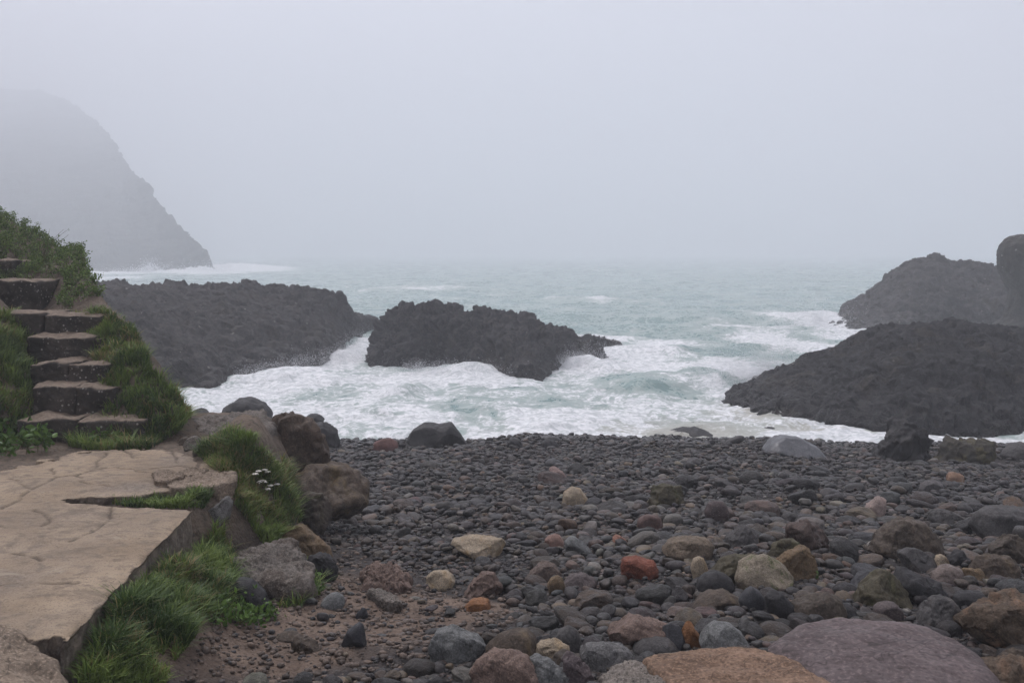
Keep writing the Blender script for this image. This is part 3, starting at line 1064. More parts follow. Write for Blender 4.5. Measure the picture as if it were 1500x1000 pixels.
# --- left cluster against the path
B([(372, 690), (378, 650), (385, 618), (395, 602), (410, 595), (426, 601), (440, 613), (462, 626), (477, 645), (485, 668), (482, 690), (470, 705), (440, 705), (400, 700)], None,
  'largest brown boulder, standing behind the tussock with grass on its shoulder', M_wetbrown, 'the largest brown boulder', thick=0.9, facets=7, d=7.35, rough=0.06)
B([(415, 712), (428, 695), (445, 683), (472, 683), (500, 691), (528, 703), (545, 716), (541, 731), (522, 740), (503, 750), (470, 752), (430, 740)], None,
  'sloping boulder with an ochre face below the largest brown boulder', M_ochreface, 'the ochre-faced boulder', thick=0.75, facets=6, d=6.95, lean=0.6)
B([(425, 752), (432, 734), (446, 725), (470, 726), (483, 738), (486, 758), (472, 775), (440, 776)], None,
  'dark brown boulder wedged against the grassy tussock', M_brown, 'the dark boulder by the tussock', thick=0.9, facets=6, d=6.6)
B([(398, 800), (402, 782), (414, 770), (442, 769), (459, 786), (481, 804), (492, 818), (486, 828), (455, 830), (420, 822)], None,
  'yellowish brown angular boulder above the pale-topped ledge stone', M_ochre, 'the yellowish boulder', thick=0.7, facets=7, lean=0.7, d=5.72)
B([(440, 830), (452, 815), (474, 812), (495, 823), (491, 842), (466, 850), (447, 846)], None,
  'small black block under the yellowish angular boulder', M_dark, None, thick=0.8, facets=6)
slab('boulder', [(335, 822), (352, 808), (388, 798), (432, 795), (444, 812), (456, 838), (452, 852), (410, 852), (372, 846), (345, 838)], 1.70, 0.2,
     'pale flat-topped ledge stone with a broken dark lip beside the grass', 'boulder', M_paletop, 0.025, tilt=(0.0, 0.05), dome=0.03, edge=0.03, seed=5)
LAND.append(('the pale-topped ledge stone', -1.2, 5.1))
B([(336, 862), (348, 848), (368, 852), (386, 868), (398, 886), (380, 892), (352, 886)], None, 'smooth black rounded rock tucked under the pale-topped ledge stone', M_dark, 'the smooth black rock', facets=2, rough=0.02)
slab('stone', [(318, 878), (338, 872), (375, 880), (402, 893), (398, 899), (360, 895), (322, 888)], 1.62, 0.08, 'thin pale slab edge half buried under the leafy plant', 'stone', M_paletop, 0.008, edge=0.01, seed=8)
B((470, 869, 506, 890), 'flat', 'flat blue-grey pebble with white flecks on the sandy soil', M_bgrey, 'the blue-grey pebble', facets=1, rough=0.02)
B([(499, 940), (509, 923), (526, 911), (532, 916), (538, 940), (528, 948), (512, 946)], None, 'dark pyramid-shaped stone on the sandy soil', M_slate, 'the dark pyramid stone', facets=3, rough=0.015, square=0.9)
B((521, 888, 540, 906), 'wedge', 'small grey chip behind the dark pyramid stone', M_slate, None, facets=4)
B((402, 926, 440, 940), 'flat', 'thin dark-edged flake lying on the sandy soil near the grass', M_brown2, None, facets=5, thick=0.7)
B((425, 932, 472, 954), 'ramp', 'brown tilted flake in the sandy soil', M_brown2, 'the brown tilted flake', facets=5)
slab('stone', [(540, 864), (556, 860), (575, 868), (588, 880), (570, 880), (552, 873)], 1.6, 0.05, 'pale pointed flat stone sunk in the sandy soil', 'stone', M_paletop, 0.008, edge=0.012, seed=3)
slab('boulder', [(528, 840), (548, 828), (580, 830), (598, 845), (600, 856), (570, 860), (538, 855)], 1.56, 0.12, 'flat pinkish rock half buried where shingle meets soil', 'boulder', M_pink, 0.02, dome=0.05, edge=0.03, seed=11)
LAND.append(('the flat pinkish rock', -0.95, 5.3))
B((622, 836, 668, 860), 'flat', 'cream oval stone with ochre stains at the edge of the soil', M_cream, 'the cream oval stone', facets=3)
B([(658, 800), (664, 792), (685, 787), (735, 790), (743, 797), (732, 812), (722, 818), (700, 815), (682, 803)], None, 'long cream and ochre block lying on the fine shingle', M_cream, 'the long cream block', facets=5, rough=0.04)
B((680, 836, 736, 872), 'wedge', 'rough pinkish orange lump in the fine gravel', M_pink, 'the rough pinkish lump', facets=6, rough=0.07)
B((680, 877, 720, 893), 'flat', 'small orange-pink flat stone in the dark gravel', M_rust, None, facets=4)
B([(628, 945), (638, 925), (662, 921), (700, 935), (713, 946), (698, 960), (682, 970), (634, 968)], None, 'angular blue-grey block on the sandy soil', M_bgrey, 'the blue-grey block', facets=6, rough=0.035)
B((710, 924, 788, 968), 'round', 'rounded dark brown boulder with ochre stains next to the blue-grey block', M_brown2, 'the stained brown boulder', facets=4, rough=0.03)
B((784, 939, 834, 970), 'block', 'small cream-topped angular stone', M_cream, 'the cream-topped stone', facets=6)
B((812, 918, 854, 962), 'tall', 'egg-shaped brown-grey stone standing on end', M_grey, 'the upright egg-shaped stone', facets=2, rough=0.02)
B([(690, 985), (702, 965), (716, 955), (768, 961), (790, 984), (802, 1008), (760, 1030), (700, 1025)], None, 'cracked pinkish brown boulder at the near edge of the soil', M_pink, 'the cracked pinkish boulder', facets=6, rough=0.05)
B((768, 962, 842, 1012), 'ramp', 'grey-green topped brown stone by the cracked pinkish boulder', M_bgrey, None, facets=5)
B((825, 956, 872, 1005), 'ramp', 'smooth purplish stone leaning by the speckled grey stone', mat_stone('purplish_stone', PURP, None, 0, 5.0), None, facets=4)
B([(848, 960), (856, 942), (890, 938), (920, 952), (928, 965), (915, 978), (880, 985), (855, 976)], None, 'speckled grey angular stone with dark pits', M_pit2, 'the speckled grey stone', facets=5, rough=0.03)
slab('boulder', [(878, 985), (895, 972), (935, 968), (960, 980), (990, 1004), (985, 1030), (900, 1030)], 1.80, 0.15, 'pale slab dotted with black pits at the near edge', 'boulder', M_pit, 0.012, edge=0.03, seed=6)
LAND.append(('the pitted pale slab', 0.6, 3.6))
slab('boulder', [(940, 963), (985, 955), (1035, 948), (1110, 945), (1140, 955), (1165, 967), (1200, 988), (1240, 1004), (1240, 1040), (1010, 1040), (975, 995)], 1.82, 0.14,
     'flat orange sandstone slab tilted toward the viewer beside the purple slab', 'boulder', M_orange, 0.011, tilt=(0, 0.0), edge=0.02, seed=9, grain=(0.8, 1.4))
LAND.append(('the orange slab', 0.85, 3.6))
slab('boulder', [(1113, 942), (1135, 924), (1165, 910), (1215, 903), (1300, 903), (1365, 911), (1415, 928), (1452, 953), (1472, 978), (1470, 1010), (1420, 1040), (1250, 1040), (1180, 990), (1150, 968)], 1.82, 0.28,
     'huge smooth purple-grey slab, the largest stone on the beach', 'boulder', M_purple, 0.007, tilt=(-0.02, 0.045), dome=0.018, edge=0.10, seed=13, grain=(0.9, 1.0), nt=70, na=420)
LAND.append(('the purple slab', 1.4, 3.9))
B([(1396, 908), (1410, 896), (1432, 887), (1500, 879), (1560, 885), (1565, 935), (1500, 952), (1450, 942), (1412, 922)], None, 'rust-topped dark rock behind the corner of the purple slab', M_rust2, 'the rust-topped rock', facets=7, rough=0.06, thick=0.8)
B((1455, 950, 1520, 985), 'wedge', 'grey-brown stone against the end of the purple slab', M_brown2, None, facets=6)
B((1425, 972, 1530, 1020), 'block', 'layered rusty brown rock in front of the purple slab end', M_rust2, None, facets=7, rough=0.06)
B([(890, 930), (897, 914), (912, 904), (950, 904), (984, 912), (990, 932), (968, 945), (925, 950), (900, 945)], None, 'broad pinkish brown boulder with a cracked top behind the speckled grey stone', M_pink, 'the broad pinkish boulder', facets=5, rough=0.04)
B((962, 912, 1004, 956), 'tall', 'blue-black upright smooth stone beside the orange shard', M_slate, 'the blue-black upright stone', facets=3, rough=0.015)
B((928, 934, 992, 960), 'round', 'smooth oval grey-brown cobble resting on the orange slab edge', M_grey, 'the smooth oval cobble', facets=1, rough=0.012)
B([(994, 938), (1003, 912), (1010, 904), (1016, 917), (1029, 936), (1031, 950), (1010, 950)], None, 'bright orange pointed shard standing upright', M_rust, 'the orange shard', facets=5, rough=0.03, square=0.9)
B([(1024, 940), (1032, 924), (1050, 915), (1072, 918), (1088, 930), (1102, 948), (1095, 958), (1035, 958)], None, 'grey-green triangular stone behind the orange slab', M_bgrey, 'the grey-green triangular stone', facets=4, rough=0.03)
# --- middle
B([(1076, 846), (1084, 826), (1104, 816), (1126, 817), (1150, 830), (1161, 845), (1152, 862), (1115, 868), (1088, 860)], None, 'pale rounded boulder with a band of green algae', M_mossy, 'the pale algae-banded boulder', facets=4, rough=0.035)
B([(1132, 830), (1148, 812), (1180, 803), (1194, 812), (1196, 842), (1180, 850), (1150, 846)], None, 'ochre-brown angular block behind the pale algae-banded boulder', M_ochre, 'the ochre-brown block', facets=6, rough=0.045)
B((1112, 790, 1185, 822), 'wedge', 'flat brown stone behind the ochre-brown block', M_olive, None, facets=5)
B((1038, 808, 1112, 852), 'ramp2', 'olive slab leaning up against the pale algae-banded boulder', M_olive, 'the leaning olive slab', facets=5)
B([(970, 806), (980, 794), (1000, 787), (1030, 786), (1048, 797), (1046, 812), (1028, 821), (985, 820)], None, 'beige-topped oblong boulder behind the pale yellow pebble', mat_stone('beige_stone', (0.2, 0.155, 0.11), (0.13, 0.10, 0.075), 0.5, 5.0), 'the beige-topped boulder', facets=5)
B([(909, 832), (913, 820), (935, 818), (958, 819), (964, 832), (962, 846), (935, 849), (912, 846)], None, 'brick-red square block lying among dark cobbles', M_red, 'the brick-red block', facets=7, rough=0.03, square=0.55)
B((1011, 814, 1037, 848), 'tall', 'pale yellow upright pebble beside the leaning olive slab', M_cream, 'the pale yellow pebble', facets=2, rough=0.02)
B((1022, 838, 1074, 872), 'round', 'large smooth black oval stone in front of the leaning olive slab', M_dark, 'the black oval stone', facets=1, rough=0.015)
B((1083, 860, 1120, 898), 'tall', 'blue-black egg stone in front of the pale algae-banded boulder', M_slate, 'the blue-black egg stone', facets=1, rough=0.015)
B((1122, 864, 1172, 908), 'ramp', 'black smooth stone sloping toward the purple slab', M_dark, 'the sloping black stone', facets=3, rough=0.02)
B((1158, 868, 1240, 908), 'flat', 'wide dark brown stone at the back edge of the purple slab', M_brown, 'the wide dark brown stone', facets=4)
B((1016, 868, 1088, 898), 'flat', 'flat reddish brown stone partly covered by grit', M_brown2, None, facets=4, rough=0.05)
B((1190, 888, 1228, 912), 'round', 'dark round cobble peeping over the purple slab', M_dark, None, facets=1, rough=0.015)
B([(1252, 798), (1275, 782), (1300, 768), (1325, 760), (1352, 765), (1370, 784), (1376, 812), (1350, 820), (1320, 806), (1280, 802)], None, 'big greyish brown boulder with a split face', mat_stone('grey_brown_boulder', (0.105, 0.082, 0.062), (0.15, 0.115, 0.085), 0.5, 3.0, bump=0.8), 'the split-faced boulder', facets=7, rough=0.05)
B([(1418, 765), (1428, 750), (1455, 744), (1500, 748), (1560, 760), (1560, 795), (1500, 790), (1440, 788)], None, 'long dark grey boulder at the far end of the cobbles', M_grey, 'the long dark grey boulder', facets=6, rough=0.035)
B((1362, 747, 1424, 772), 'ramp', 'grey slab stone leaning on the long dark grey boulder', M_grey, None, facets=5)
B((1318, 803, 1382, 836), 'ramp', 'smooth grey wedge stone below the split-faced boulder', M_grey, 'the smooth grey wedge', facets=4, rough=0.02)
B((1248, 838, 1332, 888), 'wedge', 'olive and brown peaked stone with a sprig of green', M_olive, 'the peaked olive stone', facets=5)
B((1308, 838, 1392, 884), 'ramp', 'dark concave stone behind the peaked olive stone', M_dark, None, facets=5)
B((1242, 836, 1300, 862), 'wedge', 'slate-grey flat stone behind the peaked olive stone', M_slate, None, facets=4)
B((1338, 872, 1412, 920), 'wedge', 'grey-brown wedge stone behind the purple slab', M_grey, 'the grey-brown wedge', facets=5)
B((1280, 882, 1322, 908), 'round', 'pinkish grey round cobble resting behind the purple slab', mat_stone('pinkish_grey_stone', (0.12, 0.095, 0.09), None, 0, 5.0), None, facets=1, rough=0.015)
B((1206, 884, 1256, 908), 'round', 'dark smooth dome-shaped cobble behind the purple slab', M_dark, None, facets=1, rough=0.015)
B((1364, 828, 1410, 858), 'flat', 'pale-capped pinkish stone near the tilted dark slab', mat_stone('pale_capped_stone', (0.19, 0.15, 0.13), (0.3, 0.27, 0.25), 0.5, 7), 'the pale-capped stone', facets=3)
B((1408, 832, 1440, 852), 'block', 'rusty brown block beside the pale-capped stone', M_ochre, None, facets=6)
B((1398, 866, 1450, 895), 'round', 'smooth dark cobble behind the rust-topped rock', M_dark, None, facets=2, rough=0.015)
B((1446, 782, 1510, 826), 'wedge', 'angular dark rock in front of the long dark grey boulder', M_brown, 'the angular dark rock', facets=6)
B((1422, 815, 1490, 846), 'block', 'mottled brown boulder below the angular dark rock', M_brown2, None, facets=5)
B((1384, 806, 1424, 832), 'wedge', 'small black jagged stone beside the smooth grey wedge', M_dark, None, facets=6)
B((1368, 812, 1390, 834), 'tall', 'pale sand-coloured chip beside the smooth grey wedge', M_cream, None, facets=5)
B([(822, 738), (826, 722), (838, 713), (850, 716), (861, 730), (860, 742), (840, 744)], None, 'cream white upright stone on the upper shingle', M_cream, 'the cream white stone', facets=3, rough=0.025)
B((1264, 726, 1298, 756), 'ramp2', 'white and pink tilted stone on the right shingle', mat_stone('white_pink_stone', (0.4, 0.31, 0.27), (0.3, 0.19, 0.15), 0.5, 8), 'the white and pink stone', facets=5)
B((804, 684, 831, 703), 'ramp', 'pale pink stone high on the shingle', mat_stone('pale_pink_stone', (0.34, 0.24, 0.21), (0.24, 0.15, 0.13), 0.5, 8), 'the pale pink stone', facets=3)
B((546, 642, 584, 662), 'flat', 'dull red flat stone near the water edge', mat_stone('dull_red_stone', (0.17, 0.08, 0.068), None, 0, 7), 'the dull red stone', facets=3)
slab('boulder', [(1085, 742), (1110, 731), (1150, 733), (1192, 748), (1205, 760), (1160, 764), (1118, 756)], 1.04, 0.12, 'long flat grey slab lying in the shingle', 'boulder', mat_stone('flat_grey_slab', (0.115, 0.098, 0.092), None, 0, 3), 0.02, dome=0.06, edge=0.04, seed=21)
LAND.append(('the flat grey slab', 2.5, 9.2))
B((1032, 734, 1068, 762), 'round', 'domed purplish brown stone with white spots', mat_stone('domed_purple_stone', (0.085, 0.062, 0.06), None, 0, 6, speck=(0.28, 0.24, 0.22)), 'the domed purplish stone', facets=1, rough=0.02)
B((952, 712, 1004, 742), 'block', 'dark olive squared stone on the upper shingle', M_olive, 'the dark olive stone', facets=6)
B([(1148, 790), (1156, 770), (1185, 764), (1208, 776), (1214, 798), (1190, 808), (1160, 804)], None, 'brown angular block with a pale flat top', mat_stone('pale_topped_block', (0.10, 0.07, 0.058), (0.18, 0.16, 0.15), 0.45, 4), 'the pale flat-topped block', facets=7)
B((798, 783, 826, 804), 'round', 'small rosy rounded stone', mat_stone('rosy_stone', (0.27, 0.165, 0.13), None, 0, 8), 'the rosy stone', facets=1)
B((897, 783, 920, 798), 'ramp', 'small bright salmon-pink stone', mat_stone('salmon_stone', (0.36, 0.185, 0.13), None, 0, 8), 'the salmon-pink stone', facets=2)
B((801, 842, 828, 870), 'tall', 'rusty cube-like pebble with a dark base', M_ochre, 'the rusty cube-like pebble', facets=5)
B((824, 841, 874, 862), 'flat', 'long purplish grey flat stone next to the rusty cube-like pebble', mat_stone('long_purplish_stone', (0.115, 0.092, 0.088), None, 0, 5), 'the long purplish stone', facets=3)
B((1268, 793, 1291, 812), 'round', 'pale grey round pebble in front of the split-faced boulder', mat_stone('pale_grey_pebble', (0.29, 0.265, 0.23), None, 0, 9), 'the pale grey pebble', facets=1)
B((828, 788, 868, 814), 'ramp', 'greenish grey wedge stone above the long purplish stone', M_bgrey, None, facets=3)
B((770, 826, 824, 848), 'wedge', 'brownish double-humped stone beside the rusty cube-like pebble', mat_stone('brownish_hump', (0.15, 0.11, 0.09), None, 0, 5), None, facets=4)
B((935, 754, 970, 776), 'round', 'reddish brown dome stone on the middle shingle', mat_stone('reddish_dome', (0.13, 0.08, 0.068), None, 0, 6), 'the reddish dome stone', facets=1)
B((1058, 770, 1112, 802), 'wedge', 'broad dark grey stone behind the beige-topped boulder', M_grey, None, facets=3)
B((1046, 702, 1082, 718), 'ramp', 'grey-brown pointed stone on the upper shingle', M_grey, 'the grey-brown pointed stone', facets=2)
B((1346, 704, 1382, 722), 'flat', 'flat pale grey slab stone on the far shingle', mat_stone('far_flat_stone', (0.13, 0.12, 0.118), None, 0, 4), 'the far flat slab stone', facets=3)
B((1386, 692, 1412, 710), 'round', 'peach-coloured rounded stone on the far shingle', mat_stone('peach_stone', (0.32, 0.2, 0.13), (0.13, 0.09, 0.07), 0.4, 6), 'the peach-coloured stone', facets=1)
# --- at the water's edge
SEAB = dict(rough=0.04)
B([(596, 645), (604, 630), (622, 622), (645, 624), (660, 622), (672, 634), (684, 648), (660, 654), (610, 652)], None, 'dark twin-humped boulder at the water edge', M_dark, 'the twin-humped boulder', facets=4, **SEAB)
B([(324, 612), (328, 597), (345, 585), (365, 584), (385, 592), (397, 606), (392, 622), (350, 624)], None, 'dark boulder in the wash beyond the path', M_dark, None, facets=4, d=17.6, sink=0.45, **SEAB)
B((277, 599, 307, 616), 'round', 'small black boulder in the foam near the earth bank', M_dark, None, d=18.8, facets=2, sink=0.4)
B([(445, 640), (455, 622), (475, 618), (492, 632), (498, 648), (470, 655)], None, 'dark rounded boulder peeping out behind the largest brown boulder', M_dark, None, facets=3)
B((504, 622, 542, 644), 'round', 'grey boulder at the shingle top near the dull red stone', M_grey, None, facets=3)
B((444, 606, 474, 620), 'flat', 'black rock awash in foam beyond the largest brown boulder', M_dark, None, d=18.6, facets=3, sink=0.4)
B([(1116, 660), (1130, 646), (1150, 640), (1175, 643), (1198, 655), (1210, 668), (1150, 668)], None, 'smooth blue-grey hump at the water edge', mat_stone('wet_grey_hump', (0.085, 0.088, 0.095), None, 0, 2.0, rough=0.45, spec=0.5), 'the smooth blue-grey hump', facets=2, rough=0.02)
B([(1282, 668), (1290, 648), (1305, 634), (1312, 620), (1328, 611), (1345, 620), (1361, 632), (1358, 648), (1362, 664), (1345, 678), (1300, 678)], None, 'black craggy upright rock at the water edge', M_dark, 'the black upright rock', facets=6, rough=0.09, thick=0.7)
B([(1364, 672), (1378, 655), (1396, 641), (1412, 648), (1430, 644), (1462, 650), (1467, 668), (1440, 678), (1390, 678)], None, 'mossy brown jagged rock next to the black upright rock', mat_stone('mossy_shore_rock', (0.055, 0.047, 0.034), None, 0, 2.5, moss=(0.085, 0.07, 0.022)), 'the mossy jagged rock', facets=6, rough=0.08)
B((972, 628, 1044, 642), 'flat', 'flat black rock awash in the shallows', M_dark, None, d=18.2, facets=3, contact=(2.9, 18.2, -0.1))
B((1112, 626, 1142, 638), 'flat', 'tiny black rock tip awash near the whaleback rock', M_dark, None, d=18.6, facets=3, contact=(4.6, 18.6, -0.1))
B((742, 642, 766, 658), 'round', 'small black cobble on the shingle crest against the foam', M_dark, None, facets=1)
B((792, 644, 818, 658), 'round', 'dark domed cobble on the shingle crest beyond the cream white stone', M_dark, None, facets=2)
B((1468, 650, 1520, 674), 'flat', 'grey low rock beside the mossy jagged rock', M_grey, None, facets=3)

# ------------------------------------------------------------------ the concrete path
CRACKS_PX = [
    [(0, 745), (28, 733), (50, 718), (84, 701), (109, 700), (137, 689), (148, 673), (157, 665)],
    [(109, 700), (120, 707), (140, 712), (165, 714)], [(76, 687), (84, 701)], [(137, 689), (174, 686), (213, 696), (226, 697)],
    [(179, 662), (196, 673), (222, 672)], [(-60, 760), (0, 768), (28, 773), (56, 770), (73, 762), (67, 751), (50, 745)],
    [(104, 791), (134, 779), (162, 756), (161, 742)], [(17, 810), (42, 815), (58, 822)], [(-40, 700), (20, 706), (50, 718)],
    [(-30, 858), (40, 850), (110, 856)], [(222, 690), (262, 686), (300, 690), (342, 694)], [(296, 668), (286, 690)], [(250, 664), (262, 686)],
]
PATH_PX = [(-420, 690), (-100, 700), (0, 694), (60, 679), (130, 662), (215, 660), (262, 664), (300, 672), (346, 686), (350, 706), (282, 712), (235, 722), (162, 728), (88, 734),
           (140, 739), (200, 743), (285, 748), (280, 760), (95, 937), (82, 926), (48, 938), (22, 928), (0, 917), (-120, 905), (-420, 880)]


def edge_x(y):
    """plan line of the straight right-hand edge of the slab"""
    a, b = at_z(271, 755, 2.0), at_z(95, 935, 2.0)
    e2 = at_z(343, 700, 2.0)
    return np.interp(y, [b[1], a[1], e2[1]], [b[0], a[0], e2[0]], left=b[0]) + 0.0


def build_path():
    st = 0.0105
    ys = np.arange(2.9, 7.2, st)
    n = int(3.6 / st)
    ex = edge_x(ys)
    ex = np.where(ys < at_z(95, 935, 2.0)[1], at_z(95, 935, 2.0)[0], ex)
    X = ex[:, None] - st * np.arange(n)[None]
    Y = np.repeat(ys[:, None], n, 1)
    Pz = P3(X, Y, 2.0)
    px, py = proj(Pz)
    wob = fbm(P3(X * 6, Y * 6, 2), 3)
    ragged = fbm(P3(X * 9, Y * 9, 12), 3) * 7
    inside = inpoly(px + ragged * 1.2, py + ragged * 0.7, PATH_PX) & (X > -4.9)
    # the straight edge stays straight
    first = (np.arange(n)[None] < 2) & (((Y > at_z(95, 935, 2.0)[1]) & (Y < at_z(271, 755, 2.0)[1])))
    inside |= first
    Z = 2.0 + 0.0028 * wob + 0.008 * fbm(P3(X * 1.2, Y * 1.2, 8), 2) + 0.0022 * fbm(P3(X * 22, Y * 22, 5), 3)
    # cracks sink in; slab pieces tilt a little differently
    dist = np.full(X.shape, 9.0)
    for cr in CRACKS_PX:
        w = np.array([at_z(a, b, 2.0)[:2] for a, b in cr])
        w = resample(w, 60)
        w = w + 0.03 * np.stack([fbm(np.append(w * 5, np.ones((60, 1)), 1), 3), fbm(np.append(w * 5, 4 * np.ones((60, 1)), 1), 3)], 1)
        for i in range(len(w) - 1):
            a, b = w[i], w[i + 1]
            lo = np.minimum(a, b) - 0.1
            hi = np.maximum(a, b) + 0.1
            sel = (X > lo[0]) & (X < hi[0]) & (Y > lo[1]) & (Y < hi[1])
            if not sel.any():
                continue
            p = np.stack([X[sel], Y[sel]], -1)
            t = np.clip(((p - a) @ (b - a)) / ((b - a) @ (b - a) + 1e-9), 0, 1)
            dist[sel] = np.minimum(dist[sel], np.linalg.norm(p - (a + t[:, None] * (b - a)), axis=1))
    crk = np.exp(-(dist / (0.0075 + 0.005 * np.clip(wob, -0.6, 1))) ** 2) * sstep(-0.75, 0.1, fbm(P3(X * 7, Y * 7, 33), 3))
    Z = Z - 0.012 * crk
    # worn edges
    edge_d = (edge_x(Y) - X)
    Z = Z - 0.02 * np.exp(-np.clip(edge_d, 0, 9) / 0.015) * (0.7 + wob)
    # the upper piece has settled a little
    Z = Z + 0.012 * sstep(5.2, 5.6, Y)
    agg = sstep(0.05, 0.5, fbm(P3(X * 1.3, Y * 1.3, 21), 4))
    for (cx, cy, rx, ry) in ((60, 760, 120, 26), (120, 752, 60, 14), (20, 850, 60, 30), (265, 676, 35, 12), (200, 716, 60, 8)):
        c = at_z(cx, cy, 2.0)
        agg = np.maximum(agg * 0.8, np.exp(-((X - c[0]) / (rx * c[1] / F)) ** 2 - ((Y - c[1]) / (ry * c[1] ** 2 / (1.3 * F))) ** 2))
    V = np.stack([X, Y, Z], -1).reshape(-1, 3)
    Fc = grid_faces(len(ys), n)[:, ::-1]
    ok = inside.ravel()
    keep = ok[Fc].all(1)
    Fc = Fc[keep]
    used = np.unique(Fc)
    mp = -np.ones(len(V), int)
    mp[used] = np.arange(len(used))
    V, Fc = V[used], mp[Fc]
    a_crk, a_agg = crk.ravel()[used], agg.ravel()[used]
    # walls down from the rim
    E = np.concatenate([Fc[:, [i, (i + 1) % 4]] for i in range(4)])
    key = {}
    for a, b in E:
        k = (min(a, b), max(a, b))
        key[k] = None if k in key else (a, b)
    rim = np.array([v for v in key.values() if v is not None])
    rv = np.unique(rim)
    idx = {int(v): i for i, v in enumerate(rv)}
    levels = [0.006, 0.03, 0.07, 0.12, 0.18, 0.26, 0.36]
    newV, newF, base0, prev = [], [], len(V), None
    for li, dz in enumerate(levels):
        W = V[rv].copy()
        W[:, 2] = 2.0 - dz - 0.008 * fbm(V[rv] * 6, 2)
        w = 0.016 * fbm(np.stack([W[:, 0] * 6, W[:, 1] * 6, W[:, 2] * 12], -1), 4) + (0.004 if li == 0 else -0.012)
        W[:, 0] += w
        newV.append(W)
    for li in range(len(levels)):
        for a, b in rim:
            ia, ib = idx[int(a)], idx[int(b)]
            o0 = base0 + li * len(rv)
            if li == 0:
                newF.append((b, a, o0 + ia, o0 + ib))
            else:
                o1 = o0 - len(rv)
                newF.append((o1 + ib, o1 + ia, o0 + ia, o0 + ib))
    V = np.concatenate([V] + newV)
    Fc = np.concatenate([Fc, np.array(newF)])
    nx = len(rv) * len(levels)
    T = NT('weathered_concrete')
    v = T.coord('Object')
    vs = T.coord('Object', (1.0, 3.2, 1.0))
    n1 = T.noise(v, 1.6, 7, 0.62)
    n4 = T.noise(v, 0.9, 4, 0.6)
    pit = T.vor(v, 38)
    pin = T.noise(v, 5, 4, 0.6)
    n2 = T.noise(v, 14, 7, 0.68)
    n3 = T.noise(v, 140, 4, 0.7)
    nb = T.noise(vs, 7, 8, 0.72, 0.2)
    c = T.mix(T.rng(n1, 0.3, 0.7), (0.225, 0.168, 0.112), (0.36, 0.282, 0.196))
    c = T.mix(T.math('MULTIPLY', T.rng(nb, 0.5, 0.62, 0, 0.7), T.rng(n4, 0.35, 0.6)), c, (0.135, 0.104, 0.074))
    pits = T.math('MULTIPLY', T.rng(pit, 0.10, 0.2, 1, 0), T.rng(pin, 0.48, 0.6))
    c = T.mix(T.math('MULTIPLY', pits, 0.7), c, (0.07, 0.055, 0.045))
    c = T.mix(T.rng(n2, 0.48, 0.66, 0, 0.7), c, (0.14, 0.11, 0.085))
    ag = T.vor(v, 75, 'F1', 'Color')
    agc = T.mix(T.math('MULTIPLY', ag, 1.0), (0.085, 0.072, 0.062), (0.25, 0.21, 0.175))
    c = T.mix(T.math('MULTIPLY', T.attr('agg'), 0.75), c, agc)
    c = T.mix(T.rng(n3, 0.46, 0.34, 0, 0.8), c, (0.085, 0.066, 0.05))
    st_ = T.noise(v, 3.1, 9, 0.75, 0.6)
    c = T.mix(T.rng(st_, 0.52, 0.64, 0, 0.6), c, (0.12, 0.094, 0.072))
    c = T.mix(T.rng(st_, 0.42, 0.34, 0, 0.5), c, (0.36, 0.31, 0.245))
    c = T.mix(T.rng(n3, 0.6, 0.75, 0, 0.5), c, (0.38, 0.33, 0.27))
    c = T.mix(T.math('MULTIPLY', T.attr('crack'), 0.97), c, (0.06, 0.046, 0.036))
    nr = T.bump(nb, 0.35, 0.012)
    nr = T.bump(pits, -0.5, 0.012, nr)
    nr = T.bump(n2, 0.5, 0.014, nr)
    nr = T.bump(n3, 0.6, 0.005, nr)
    m = T.done(c, 0.88, nr, 0.25)
    # a darker face on the broken edge
    T2 = NT('concrete_broken_edge')
    v = T2.coord('Object')
    n1 = T2.noise(v, 5, 8, 0.68)
    n2 = T2.noise(v, 35, 5, 0.65)
    c = T2.mix(T2.rng(n1, 0.35, 0.65), (0.10, 0.08, 0.063), (0.30, 0.245, 0.19))
    c = T2.mix(T2.rng(n2, 0.5, 0.7, 0, 0.6), c, (0.3, 0.26, 0.22))
    m2 = T2.done(c, 0.85, T2.bump(n2, 0.8, 0.015, T2.bump(n1, 0.9, 0.05)), 0.25)
    at = {'crack': np.concatenate([a_crk, np.full(nx, 0.0)]), 'agg': np.concatenate([a_agg, np.full(nx, 0.3)])}
    o = obj_np('path', V, Fc, m, attrs=at)
    o.data.materials.append(m2)
    mi = np.zeros(len(Fc), np.int32)
    mi[-len(newF):] = 1
    mi[-len(newF):-len(newF) + len(rim)] = 0
    o.data.polygons.foreach_set('material_index', mi)
    tag(o, 'cracked tan concrete path slab with a straight broken-off edge', 'path', kind='structure')
    return m, m2


M_conc, M_conc_edge = build_path()
M_concfrag = mat_stone('old_concrete_lump', (0.30, 0.235, 0.175), (0.2, 0.155, 0.115), 0.45, 3.0, bump=0.7, rough=0.88)
M_concgrey = mat_stone('grey_mortar_lump', (0.25, 0.24, 0.225), (0.14, 0.12, 0.1), 0.45, 6.0, bump=0.8, rough=0.85)

